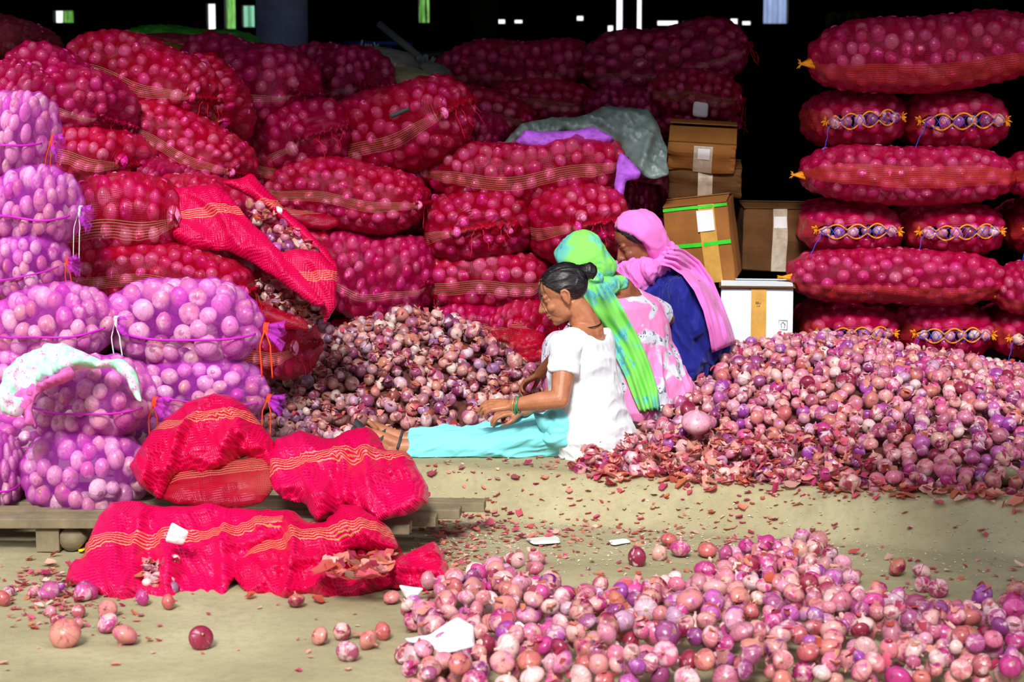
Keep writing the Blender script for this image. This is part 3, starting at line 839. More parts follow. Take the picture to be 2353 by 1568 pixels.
for sk, px, py, w, h, Y, ang, yaw, lab in pink:
    place_sack(sk, px, py, w * 1.05, h * 1.08, Y, ang, R_(yaw), depth=.36, name='onion_bag', label=lab, group=GP)
# far left rear bags
M_NET_BROWN = net_mat('brown_net', srgb(150, 50, 60), cover=.3, thread=.5)
def recolor(sk, net):
    import copy as cp
    q = cp.copy(sk); q.net = sk.net.copy(); q.net.materials.clear(); q.net.materials.append(net); return q
place_sack(recolor(SK_D, M_NET_BROWN), 30, 92, 150, 100, 2.6, 25, R_(-30), label='brown-red sack with olive flap at the top left corner', group=GB)
place_sack(recolor(SK_C, M_NET_GREEN), 430, 92, 320, 66, 3.6, 3, R_(-8), label='green net sack at the back left of the round pillar', group=GB)
place_sack(recolor(SK_D, M_NET_BROWN), 330, 102, 330, 60, 2.9, 4, R_(-8), label='dull brown-purple sack in front of the green net sack', group=GB)
place_sack(recolor(SK_D, M_NET_YELLOW), 300, 112, 240, 46, 2.2, 5, R_(-8), label='olive-yellow net edge peeking behind the plump magenta sack', group=GB)

# ------------------------------------------------------------------ loose onion heaps
def drop(n_try, sample, H, floor_lift, rmean=.030, rs=.004, zmax=.06):
    """drop onions one by one on the surface H; each rests on the surface or on neighbours already down"""
    C = np.empty((n_try, 3)); R = np.empty(n_try); k = 0
    cell = .09; gridd = {}
    for t in range(n_try):
        x, y = sample()
        r = float(np.clip(rng.normal(rmean, rs), rmean * .68, rmean * 1.5))
        h0 = H(x, y)
        if h0 is None: continue
        z = h0 + r * floor_lift
        i0, j0 = int(math.floor(x / cell)), int(math.floor(y / cell))
        bad = False
        for i in (i0 - 1, i0, i0 + 1):
            for j in (j0 - 1, j0, j0 + 1):
                for q in gridd.get((i, j), ()):
                    d2 = (C[q, 0] - x) ** 2 + (C[q, 1] - y) ** 2; s = (r + R[q]) * .93
                    if d2 < s * s:
                        zz = C[q, 2] + math.sqrt(s * s - d2)
                        if zz > z: z = zz
        if z > h0 + zmax: continue
        C[k] = (x, y, z); R[k] = r
        gridd.setdefault((i0, j0), []).append(k); k += 1
    return C[:k].copy(), R[:k].copy()

def heap_base(name, x0, x1, y0, y1, fz, mat, label, nx=60, ny=60):
    pass
M_SOIL = plain('onion_dust', srgb(96, 52, 48), .95, .4, 30, .6, 80)

# centre heap
HC = (-.46, 1.42)
def h_center(x, y):
    dx, dy = x - HC[0], y - HC[1]
    d = math.sqrt((dx * .92) ** 2 + (dy * (1.0 if dy < 0 else .7)) ** 2)
    h = .43 - .43 * d + .03 * noise.noise(Vector((x * 3, y * 3, 1)))
    h = .46 - math.sqrt((.46 - h) ** 2 + .0016)
    return h
def H_c(x, y):
    h = h_center(x, y)
    if h < -.045 or x > .12 + .45 * max(0, y - .6): return None
    return .15 + max(h, 0) - .03
Cc, Rc = drop(7500, lambda: (rng.uniform(-1.35, .75), rng.uniform(.25, 2.0)), H_c, .6, .0290, .0045)
M_CENTRE_ONIONS = None
# right heap
def xl(y): return .32 + .44 * min(max((y + .05) / 1.1, -0.3), 1.2)
def h_right(x, y):
    yf = edge_y(x) + .015
    t = (y - yf) / (1.25 - yf)
    if t < 0: return None
    hp = np.interp(x, [.2, .75, 1.0, 1.42, 1.8, 2.3, 2.8], [.03, .16, .255, .30, .245, .14, .08])
    if t <= 1: h = hp * math.sin(t * PI / 2) ** .85
    else: h = hp * (1 - .8 * (t - 1))
    m = (x - xl(y)) / .16
    if m < 0: return None
    m = min(m, 1); m = m * m * (3 - 2 * m)
    return h * (.25 + .75 * m) + .012 * noise.noise(Vector((x * 5, y * 5, 4)))
def H_r(x, y):
    if y > 1.75: return None
    h = h_right(x, y)
    return None if h is None else .15 + max(h - .02, 0) - .01
Cr, Rr = drop(10500, lambda: (rng.uniform(.25, 2.75), rng.uniform(-.7, 1.7)), H_r, .75, .0305, .005)
# front heap on the lower ground
poly = [(925, 1455), (960, 1390), (1060, 1345), (1190, 1330), (1260, 1385), (1400, 1400), (1460, 1395), (1560, 1370), (1640, 1325), (1750, 1290), (1850, 1330), (1930, 1370), (2030, 1400), (2150, 1430), (2250, 1420), (2380, 1400), (2700, 1500), (2700, 1660), (900, 1660), (950, 1560)]
pw = [G(a, b, 0.0) for a, b in poly]
def inpoly(x, y, q=pw):
    c = False; n = len(q)
    for i in range(n):
        a, b = q[i], q[i - 1]
        if (a.y > y) != (b.y > y) and x < (b.x - a.x) * (y - a.y) / (b.y - a.y) + a.x: c = not c
    return c
def pdist(x, y, q=pw):
    best = 9
    for i in range(len(q)):
        a, b = q[i - 1], q[i]; ab = Vector((b.x - a.x, b.y - a.y)); ap = Vector((x - a.x, y - a.y))
        t = max(0, min(1, ap.dot(ab) / ab.length_squared)); best = min(best, (ap - ab * t).length)
    return best
def H_f(x, y):
    if not inpoly(x, y): return None
    d = pdist(x, y)
    if d < .10 and rng.random() > .35 + d * 5: return None
    return ground_z(x, y) + max(0, min(d - .1, .3)) * .14
Cf, Rf = drop(7500, lambda: (rng.uniform(-.45, 2.1), rng.uniform(-2.6, -.9)), H_f, .98, .0315, .0045, zmax=.085)
# in view, nearest and uppermost first
def proj(p):
    d = Vector(p) - _C; z = d.dot(_F); return CX + FPX * d.dot(_R) / z, CY - FPX * d.dot(_U) / z
vis = []
for i in range(len(Cf)):
    x, y = proj(Cf[i]);
    if not (-20 < x < 2373 and y < 1590): continue
    # how far it is buried: anything resting on it from the camera side
    d = Cf - Cf[i]; m = (np.abs(d[:, 0]) < Rf[i] * 1.2) & (d[:, 1] > -.09) & (d[:, 1] < .03) & (d[:, 2] > .02)
    vis.append((m.sum(), -Rf[i] * 1000 / (Cf[i][1] + 7.5), i))
vis.sort()
N_IND = 218
single = [v[2] for v in vis[:N_IND]]
rest = np.array(sorted(set(range(len(Cf))) - set(single)), dtype=int)
print('onions centre', len(Cc), 'right', len(Cr), 'front', len(Cf), 'visible front', len(vis))
heap_c = obj('onion_heap', joined_onions('centre_heap', Cc, Rc, T_HEAP), M_ONION_DUSTY, None, 'broad dusty heap of loose onions piled in front of the seated women', 'onion heap', kind='stuff')
heap_r = obj('onion_heap', joined_onions('right_heap', Cr, Rr, T_HEAP), M_ONION, None, 'large bright heap of loose onions on the platform before the right stack', 'onion heap', kind='stuff')
heap_f = obj('onion_heap', joined_onions('front_rest', Cf[rest], Rf[rest], T_HEAP), M_ONION, None, 'remaining small onions packed in the loose spread on the lower ground', 'onion heap', kind='stuff')
# dust and broken skins inside the two heaps
def bed(parent, x0, x1, y0, y1, fh, n=80):
    xs = np.linspace(x0, x1, n); ys = np.linspace(y0, y1, n); vs = []; ok = []
    for x in xs:
        for y in ys:
            h = fh(x, y); ok.append(h is not None); vs.append((x, y, .1 if h is None else h))
    f = grid_faces(n, n); ok = np.array(ok); f = f[ok[f].all(1)]
    obj('onion_debris', mesh_np('onion_debris', vs, f), M_SOIL, parent, kind='stuff')
bed(heap_c, -1.4, .8, .2, 2.05, lambda x, y: (lambda h: None if h is None else h - .012)(H_c(x, y)))
bed(heap_r, .2, 2.8, -.75, 1.75, lambda x, y: (lambda h: None if h is None else h - .02)(H_r(x, y)))
def scatter_peels(parent, C, R, n, size=(.012, .03)):
    idx = rng.integers(0, len(C), n); d = rng.normal(size=(n, 3)); d[:, 2] = np.abs(d[:, 2]) + .3; d[:, 1] -= .5
    d /= np.linalg.norm(d, axis=1)[:, None]
    obj('dry_peels', peel_patches('dry_peels', C[idx] + d * R[idx][:, None] * 1.0, 1.6, size), M_PEEL, parent, kind='stuff')
scatter_peels(heap_c, Cc, Rc, 1700, (.008, .020))
lowleft = Cr[:, 1] < edge_y(Cr[:, 0]) + .45
scatter_peels(heap_r, Cr, Rr, 900, (.008, .020))
scatter_peels(heap_f, Cf, Rf, 420, (.008, .020))
m_ = lowleft & (Cr[:, 0] < 1.3); scatter_peels(heap_r, Cr[m_], Rr[m_], 650, (.010, .024))
# individual onions of the front spread
ON_MESH = []
for k in range(8):
    pr = [(r * (1 + rng.uniform(-.04, .04)), z) for r, z in PROFILE]
    v, f, uv = onion_template(20, pr, rng.uniform(.82, 1.0))
    v = v.copy()
    for i in range(len(v)):
        q = Vector(v[i]); d = 1 + .05 * noise.noise(q * 1.3 + Vector((k * 9, 0, 0))); v[i] *= d
    me = mesh_np('onion', v, f, uv=uv, attr=np.full(len(v), rng.random())); me.materials.append(M_ONION); ON_MESH.append(me)
OWN = {}
def own_mesh(hue):      # an onion of a settled colour
    if hue not in OWN:
        v, f, uv = onion_template(20, None or PROFILE, .92); me = mesh_np('onion', v, f, uv=uv, attr=np.full(len(v), hue)); me.materials.append(M_ONION_OWN); OWN[hue] = me
    return OWN[hue]
def one_onion(p, r, label, group=None, R=None, squash=None, peel=False, hue=None):
    me = ON_MESH[rng.integers(len(ON_MESH))] if hue is None else own_mesh(hue)
    o = obj('onion', me, None, None, label, 'onion', group)
    q = Matrix([list(a) for a in rand_rot(1)[0]]).to_4x4() if R is None else R
    s = Vector((r * rng.uniform(.95, 1.06), r * rng.uniform(.95, 1.06), r * rng.uniform(.88, 1.0)))
    o.matrix_world = Matrix.Translation(p) @ q @ Matrix.Diagonal((*s, 1))
    return o
for i in single:
    one_onion(Cf[i], Rf[i], 'loose onion lying in the spread across the lower ground at the front right', 'onions spread over the lower ground')
from mathutils.geometry import delaunay_2d_cdt
from mathutils.bvhtree import BVHTree
# ------------------------------------------------------------------ draped and crumpled sheets
def fold_noise(x, y, ang, s, seed, sharp=1.0, stretch=3.5):
    c, q = math.cos(ang), math.sin(ang)
    a = (x * c + y * q) * s; b = (-x * q + y * c) * s / stretch
    w = noise.noise(Vector((a * .5, b * .5, seed + 5))) * .9
    n = noise.noise(Vector((a + w, b + w, seed)))
    r = 1 - min(1, abs(n) * 2.4)
    return r ** sharp
def sheet(poly, Yf, bulge=.06, folds=(), seed=0, res=7, fade=40, back=.015, rim=1.0, origin=None):
    """closed crumpled sheet inside a photo outline; Yf(px,py) is its real depth; returns vertices, faces, uv (metres)"""
    xs = [p[0] for p in poly]; ys = [p[1] for p in poly]
    # resample outline
    out = []
    m = len(poly)
    for i in range(m):
        a, b = poly[i], poly[(i + 1) % m]; L = math.hypot(b[0] - a[0], b[1] - a[1]); k = max(1, int(L / res))
        for j in range(k):
            t = j / k; out.append((a[0] + (b[0] - a[0]) * t, a[1] + (b[1] - a[1]) * t))
    # smooth the outline a little, ragged
    n = len(out)
    out = [(x + 5 * noise.noise(Vector((x * .04, y * .04, seed + .5))) * min(1, fade / 25), y + 5 * noise.noise(Vector((x * .04, y * .04, seed + 9.5))) * min(1, fade / 25)) for x, y in out]; o2 = []
    for i in range(n):
        a, b, c = out[i - 1], out[i], out[(i + 1) % n]
        o2.append(((a[0] + 2 * b[0] + c[0]) / 4, (a[1] + 2 * b[1] + c[1]) / 4))
    out = o2
    def inside(x, y):
        c = False
        for i in range(m):
            a, b = poly[i], poly[i - 1]
            if (a[1] > y) != (b[1] > y) and x < (b[0] - a[0]) * (y - a[1]) / (b[1] - a[1]) + a[0]: c = not c
        return c
    def dist(x, y):
        best = 1e9
        for i in range(m):
            a, b = poly[i - 1], poly[i]; dx, dy = b[0] - a[0], b[1] - a[1]
            t = max(0, min(1, ((x - a[0]) * dx + (y - a[1]) * dy) / (dx * dx + dy * dy + 1e-9)))
            best = min(best, math.hypot(x - a[0] - dx * t, y - a[1] - dy * t))
        return best
    pts = [Vector(p) for p in out]; nb = len(pts)
    y = min(ys); r = 0
    while y < max(ys):
        x = min(xs) + (res / 2 if r % 2 else 0)
        while x < max(xs):
            if inside(x, y) and dist(x, y) > res * .55: pts.append(Vector((x, y)))
            x += res
        y += res * .87; r += 1
    vo, eo, fo, *_ = delaunay_2d_cdt(pts, [(i, (i + 1) % nb) for i in range(nb)], [], 1, 1e-4)
    bnd = {}
    fr, bk, uv = [], [], []
    for p in vo:
        x, y = p; d = dist(x, y)
        t = min(1, d / fade); prof = math.sqrt(max(0, 1 - (1 - t) ** 2))
        Y = Yf(x, y); s = sc(Y)
        h = bulge * prof
        for (ang, scl, amp, sharp) in folds:
            h += amp * (fold_noise(x / s, y / s, ang, scl, seed, sharp) - .4) * (.15 + .85 * prof)
        w = P(x, y, Y)
        view = (w - _C).normalized()
        fr.append(w - Vector((0, view.y, view.z * .2 - .25)).normalized() * h * rim)
        bk.append(w + Vector((0, 1, 0)) * back * (prof + .12) )
        uv.append(((x - xs[0]) / s + h * .3, (y - ys[0]) / s + h * .25 + .12 * ((x - xs[0]) / s)))
    n = len(fr)
    faces = []
    for f in fo:
        a, b, c = f[0], f[1], f[2]
        # orientation: pixel y points down, so flip to face the camera
        A = (vo[b] - vo[a]).cross(vo[c] - vo[a])
        g = tuple(f) if A < 0 else tuple(reversed(f))
        faces.append(g); faces.append(tuple(i + n for i in reversed(g)))
    cnt = {}
    for f in faces[::2]:
        for i in range(len(f)):
            e = (f[i], f[(i + 1) % len(f)]); cnt[e] = 1
    for (a, b) in list(cnt):
        if (b, a) not in cnt: faces.append((b, a, a + n, b + n))
    return fr + bk, faces, uv + uv
def sheet_obj(name, poly, Yf, mat, parent=None, label=None, cat=None, group=None, **kw):
    v, f, uv = sheet(poly, Yf, **kw)
    c = sum((Vector(p) for p in v), Vector()) / len(v) if parent is None else Vector((0, 0, 0))
    o = obj(name, mesh_np(name, [Vector(p) - c for p in v], f, uv=uv), mat, parent, label, cat, group)
    if parent is None: o.location = c
    return o
def lean(y0, Y0, y1, Y1):
    return lambda x, y: Y0 + (Y1 - Y0) * (y - y0) / (y1 - y0)

# ------------------------------------------------------------------ pallets
M_WOOD = plain('grey_weathered_wood', srgb(128, 116, 92), .85, .3, 9, .5, 60)
def pallet(M, slats, label, L=1.0, D=.9):
    r = empty('pallet', M, label, 'pallet')
    for i, (y, x0, x1) in enumerate(slats):
        mb = MB(); mb.box(((x0 + x1) / 2, y, .105), (x1 - x0, .085, .034), bev=.004)
        obj('slat', mb.mesh('slat', False), M_WOOD, r)
    for x in (slats[0][1] + .12, (slats[0][1] + slats[0][2]) / 2, slats[0][2] - .16):
        mb = MB(); mb.box((x, (slats[0][0] + slats[-1][0]) / 2, .045), (.08, abs(slats[-1][0] - slats[0][0]) + .05, .085), bev=.004)
        obj('stringer', mb.mesh('stringer', False), M_WOOD, r)
    return r
pallet(Matrix.Translation((-1.62, -.93, .0)), [(.0, -.55, .62), (.14, -.55, .62), (.28, -.55, .62), (.42, -.55, .60), (.56, -.55, .6)], 'low grey wooden pallet under the lilac bags at the left edge')
pallet(Matrix.Translation((-.84, -.99, .0)) @ Matrix.Rotation(R_(-4), 4, 'Z'), [(.0, -.2, .50), (.125, -.2, .575), (.25, -.2, .645), (.375, -.25, .72)], 'grey wooden pallet with stepped slat ends under the empty red nets')
mb = MB(); M9 = Matrix.Rotation(PI / 2, 4, 'X')
v, f = tube([(0, -.05, 0), (0, .28, 0)], .042, 14); mb.add(v, f)
o = obj('log', mb.mesh('log'), M_WOOD, None, 'short round log end propping the left pallet beside its foot', 'log'); o.location = G(172, 1262, 0) + Vector((0, 0, .045))

# ------------------------------------------------------------------ empty red nets
FN = [(.5, 9, .085, 1.2), (1.5, 17, .055, 1.1), (-.4, 30, .028, 1), (2.2, 56, .010, 1), (.9, 110, .004, 1)]
t = empty('empty_net_sack', P(470, 1100, -.95), 'crumpled empty red net standing upright like a hood beside the lilac bags', 'net sack', 'empty red net sacks')
def child_sheet(t, name, poly, Yf, mat, **kw):
    v, f, uv = sheet(poly, Yf, **kw); c = t.location
    return obj(name, mesh_np(name, [Vector(p) - c for p in v], f, uv=uv), mat, t)
child_sheet(t, 'hood', [(497, 905), (545, 918), (590, 958), (622, 1005), (642, 1055), (636, 1085), (600, 1062), (560, 1050), (520, 1075), (470, 1095), (420, 1085), (392, 1110), (372, 1150), (325, 1122), (298, 1075), (330, 1020), (375, 970), (430, 925)],
            lean(905, -.55, 1160, -.98), M_NET_EMPTY, bulge=.13, folds=FN, seed=3, fade=70)
child_sheet(t, 'pouch', [(392, 1085), (440, 1070), (520, 1058), (600, 1050), (642, 1060), (644, 1105), (604, 1160), (540, 1170), (440, 1164), (375, 1150)],
            lean(1050, -.80, 1170, -1.0), M_NET_RED, bulge=.05, folds=[(.2, 22, .014, 1.2), (1.4, 40, .008, 1)], seed=8, fade=60)
t = empty('empty_net_sack', P(800, 1150, -.95), 'empty red net thrown over the pallet in front of the sandalled foot', 'net sack', 'empty red net sacks')
child_sheet(t, 'net', [(632, 1012), (690, 990), (760, 1012), (800, 990), (845, 982), (872, 1000), (882, 1035), (935, 1040), (955, 1068), (985, 1120), (984, 1160), (940, 1182), (880, 1197), (800, 1168), (730, 1202), (700, 1155), (650, 1150), (618, 1100), (622, 1050)],
            lean(982, -.60, 1200, -1.12), M_NET_EMPTY, bulge=.10, folds=FN, seed=11, fade=60)
t = empty('empty_net_sack', P(350, 1350, -1.4), 'flattened empty red net with a white label lying at the lower left', 'net sack', 'empty red net sacks')
child_sheet(t, 'net', [(232, 1180), (258, 1160), (300, 1155), (400, 1168), (480, 1160), (600, 1176), (662, 1172), (690, 1205), (640, 1240), (565, 1290), (530, 1340), (520, 1372), (450, 1392), (362, 1408), (330, 1392), (290, 1388), (240, 1368), (150, 1332), (168, 1295), (196, 1275), (214, 1222)],
            lean(1155, -1.02, 1400, -1.56), M_NET_EMPTY, bulge=.05, folds=FN, seed=21, fade=60)
M_PAPER = plain('white_paper', srgb(238, 236, 240), .7, .06, 20)
def paper(poly, Yf, label, parent=None, name='paper_label', mat=None, writing=None, **kw):
    kw.setdefault('bulge', .004); kw.setdefault('folds', [(.5, 20, .008, 1)]); kw.setdefault('res', 6); kw.setdefault('fade', 8); kw.setdefault('back', .002)
    return sheet_obj(name, poly, Yf, mat or M_PAPER, None, label, 'paper', **kw)
t2 = empty('empty_net_sack', P(780, 1330, -1.4), 'rightmost empty red net on the ground holding a few dry skins', 'net sack', 'empty red net sacks')
child_sheet(t2, 'net', [(668, 1172), (705, 1200), (745, 1205), (790, 1160), (830, 1165), (880, 1200), (905, 1225), (916, 1262), (880, 1275), (820, 1262), (760, 1290), (770, 1310), (840, 1305), (930, 1275), (1000, 1245), (1030, 1300), (1034, 1345), (970, 1357), (900, 1352), (800, 1386), (700, 1376), (640, 1386), (562, 1362), (530, 1322), (552, 1290), (590, 1245), (640, 1225)],
            lean(1165, -1.10, 1390, -1.52), M_NET_EMPTY, bulge=.09, folds=FN, seed=33, fade=50)
child_sheet(t2, 'inner_fold', [(700, 1200), (790, 1190), (905, 1230), (930, 1280), (850, 1325), (760, 1320), (690, 1280)],
            lean(1165, -1.02, 1390, -1.42), M_NET_RED, bulge=.02, folds=FN, seed=35, fade=50)
pp = [G(rng.uniform(740, 900), rng.uniform(1275, 1330), .10) for _ in range(60)]
obj('dry_peels', peel_patches('dry_peels', np.array([tuple(p - t2.location) for p in pp]), 1.4, (.015, .04)), M_PEEL, t2, kind='stuff')

# torn sack on the left heap
t = empty('torn_net_sack', P(560, 560, .55), 'torn pink net spread diagonally open over the sacks, onions showing in its slit', 'net sack')
child_sheet(t, 'left_flap', [(352, 445), (440, 428), (502, 425), (545, 470), (590, 525), (645, 575), (705, 640), (752, 700), (722, 705), (650, 655), (590, 608), (520, 575), (440, 575), (392, 548), (385, 490)],
            lean(425, .50, 700, .22), M_NET_EMPTY, bulge=.05, folds=[(-.75, 14, .035, 1.3), (.6, 26, .014, 1), (-.9, 50, .006, 1)], seed=41, fade=45)
child_sheet(t, 'right_flap', [(508, 422), (580, 400), (650, 475), (735, 555), (776, 610), (768, 705), (742, 650), (742, 612), (700, 560), (640, 500), (575, 455)],
            lean(400, .62, 700, .30), M_NET_EMPTY, bulge=.04, folds=[(-.75, 14, .035, 1.3), (.6, 26, .014, 1), (-.9, 50, .006, 1)], seed=43, fade=30)
child_sheet(t, 'lower_flap', [(640, 585), (680, 572), (735, 580), (775, 622), (772, 700), (748, 745), (736, 700), (690, 690), (655, 640)],
            lean(570, .36, 750, .26), M_NET_EMPTY, bulge=.04, folds=[(-.4, 20, .018, 1.3)], seed=45, fade=30)
child_sheet(t, 'bottom_flap', [(560, 655), (600, 690), (650, 715), (700, 735), (712, 762), (650, 758), (590, 735), (565, 700)],
            lean(655, .42, 760, .34), M_NET_RED, bulge=.04, folds=[(-.4, 20, .018, 1.3)], seed=47, fade=30)
child_sheet(t, 'loose_end', [(650, 478), (700, 484), (782, 500), (776, 522), (740, 530), (700, 522), (665, 505)],
            lean(475, .95, 530, .9), M_NET_RED, bulge=.03, folds=[(1.3, 20, .018, 1.3)], seed=48, fade=30)
def cluster(poly, Yf, n, rad, label, mesh_mat=M_ONION, depth=.05, name='onion_heap'):
    C = []; Rr_ = []
    xs = [p[0] for p in poly]; ys = [p[1] for p in poly]
    k = 0
    while len(C) < n and k < 4000:
        k += 1
        x, y = rng.uniform(min(xs), max(xs)), rng.uniform(min(ys), max(ys))
        c = False
        for i in range(len(poly)):
            a, b = poly[i], poly[i - 1]
            if (a[1] > y) != (b[1] > y) and x < (b[0] - a[0]) * (y - a[1]) / (b[1] - a[1]) + a[0]: c = not c
        if not c: continue
        p = P(x, y, Yf(x, y) + rng.uniform(0, depth)); r = rng.uniform(*rad)
        if any((p - q).length < (r + s) * .8 for q, s in zip(C, Rr_)): continue
        C.append(p); Rr_.append(r)
    C = np.array([tuple(p) for p in C]); Rr_ = np.array(Rr_)
    o = obj(name, joined_onions('cluster', C, Rr_, T_HEAP), mesh_mat, None, label, 'onion heap', kind='stuff')
    idx = rng.integers(0, len(C), n); d = rng.normal(size=(n, 3)); d[:, 2] = abs(d[:, 2]); d[:, 1] -= .8; d /= np.linalg.norm(d, axis=1)[:, None]
    obj('dry_peels', peel_patches('dry_peels', C[idx] + d * Rr_[idx][:, None], 1.6, (.01, .026)), M_PEEL, o, kind='stuff')
    return o
cluster([(560, 465), (600, 470), (690, 540), (745, 600), (735, 640), (690, 610), (620, 560), (575, 500)], lean(460, .50, 640, .34), 60, (.022, .030), 'white-pink onions showing in the slit of the torn pink net')
cluster([(580, 655), (640, 650), (700, 690), (755, 700), (760, 760), (700, 750), (640, 715), (585, 690)], lean(650, .40, 760, .38), 90, (.020, .028), 'onions and skins spilling from under the torn net onto the heap', M_ONION_DUSTY)
cluster([(325, 1312), (352, 1296), (400, 1288), (412, 1330), (400, 1352), (340, 1345)], lean(1285, -1.40, 1355, -1.52), 12, (.016, .026), 'withered onions and skins lying on the flattened empty net', M_ONION_DUSTY, .02)
sheet_obj('net_scrap', [(1105, 748), (1160, 760), (1200, 742), (1252, 768), (1254, 832), (1212, 838), (1175, 800), (1140, 775)], lean(740, 1.35, 840, 1.15), M_NET_RED, None, 'empty red net lying on the heap edge behind the bun-haired woman', 'net sack', bulge=.04, folds=FN, seed=51, fade=25)

# ------------------------------------------------------------------ tarpaulin, cloths
def cloth_mat(name, c1, c2, scale, thr=.5, rough=.8, c3=None, soft=6, bumps=.2):
    m, nt, b = new_mat(name)
    tc = nd(nt, 'ShaderNodeTexCoord').outputs['Object']
    f = mth(nt, 'MULTIPLY', mth(nt, 'SUBTRACT', noise_n(nt, tc, scale, 2, .5, .8), thr - .05, clamp=True), soft * 2, clamp=True)
    c = mixc(nt, f, c1, c2)
    if c3:
        v = nd(nt, 'ShaderNodeTexVoronoi'); v.inputs['Scale'].default_value = scale * 3.2; nt.links.new(tc, v.inputs['Vector'])
        n2 = noise_n(nt, tc, scale * 9, 2, .6)
        g = mth(nt, 'MULTIPLY', mth(nt, 'LESS_THAN', v.outputs['Distance'], .42), mth(nt, 'GREATER_THAN', n2, .52))
        g = mth(nt, 'MULTIPLY', g, f)
        c = mixc(nt, mth(nt, 'MULTIPLY', g, .85), c, c3)
    nt.links.new(c, b.inputs['Base Color']); b.inputs['Roughness'].default_value = rough
    b.inputs['Specular IOR Level'].default_value = .25
    nt.links.new(bump(nt, noise_n(nt, tc, 260, 2, .5), bumps, .001), b.inputs['Normal'])
    return m
M_TARP = plain('grey_tarpaulin', srgb(112, 128, 126), .42, .25, 14, .3, 60, .5)
M_VIOLET = plain('violet_net_cloth', srgb(176, 90, 220), .6, .35, 26, .8, 90)
FT = [(.9, 9, .10, 1.1), (2.2, 17, .07, 1), (.2, 34, .03, 1), (1.5, 60, .01, 1)]
sheet_obj('tarpaulin', [(1158, 330), (1195, 288), (1240, 274), (1330, 270), (1395, 248), (1490, 255), (1516, 300), (1532, 345), (1535, 402), (1492, 412), (1448, 392), (1428, 345), (1400, 322), (1330, 305), (1250, 305), (1200, 328)],
          lean(245, 2.35, 410, 1.85), M_TARP, None, 'crumpled grey-green tarpaulin lying over the sacks beside the top carton', 'tarpaulin', bulge=.06, folds=FT, seed=61, fade=50)
sheet_obj('violet_cloth', [(1180, 330), (1205, 300), (1260, 306), (1320, 300), (1370, 295), (1412, 318), (1395, 332), (1300, 335), (1240, 345)],
          lean(290, 2.0, 345, 1.9), M_VIOLET, None, 'frayed violet cloth peeping from under the grey tarpaulin', 'cloth', bulge=.05, folds=[(1.5, 40, .02, 1), (.2, 60, .012, 1)], seed=63, fade=14)
sheet_obj('violet_cloth', [(1425, 350), (1450, 370), (1475, 400), (1468, 412), (1440, 415), (1428, 470), (1412, 440), (1415, 380)],
          lean(350, 1.85, 470, 1.8), M_VIOLET, None, 'violet cloth end hanging down below the right side of the tarpaulin', 'cloth', bulge=.03, folds=[(.1, 40, .02, 1)], seed=64, fade=14)
M_MINT = cloth_mat('mint_floral_cloth', srgb(178, 250, 214), srgb(228, 214, 236), 16, .52, .8, srgb(216, 90, 180))
M_PINKCL = plain('faded_pink_cloth', srgb(214, 104, 178), .8, .25, 30)
t = empty('floral_cloth', P(150, 880, -.95), 'mint cloth with pink flowers thrown over the lilac bags at the left', 'cloth')
child_sheet(t, 'cloth', [(-6, 905), (15, 850), (55, 815), (105, 796), (150, 790), (190, 812), (235, 830), (285, 826), (312, 850), (320, 885), (330, 928), (312, 918), (292, 875), (262, 848), (190, 850), (150, 868), (120, 882), (75, 900), (45, 960), (30, 958), (2, 950)],
            lean(790, -.78, 960, -1.02), M_MINT, bulge=.06, folds=[(.3, 14, .05, 1.3), (1.2, 24, .045, 1), (2, 44, .022, 1), (.7, 80, .008, 1)], seed=71, fade=22)
child_sheet(t, 'pink_border', [(34, 905), (60, 890), (110, 872), (165, 842), (174, 862), (160, 876), (120, 890), (82, 908), (74, 940), (84, 986), (70, 976), (60, 984), (56, 955), (36, 940)],
            lean(860, -.93, 985, -1.0), M_PINKCL, bulge=.03, folds=[(.3, 26, .05, 1.2), (1.4, 60, .02, 1)], seed=72, fade=14)

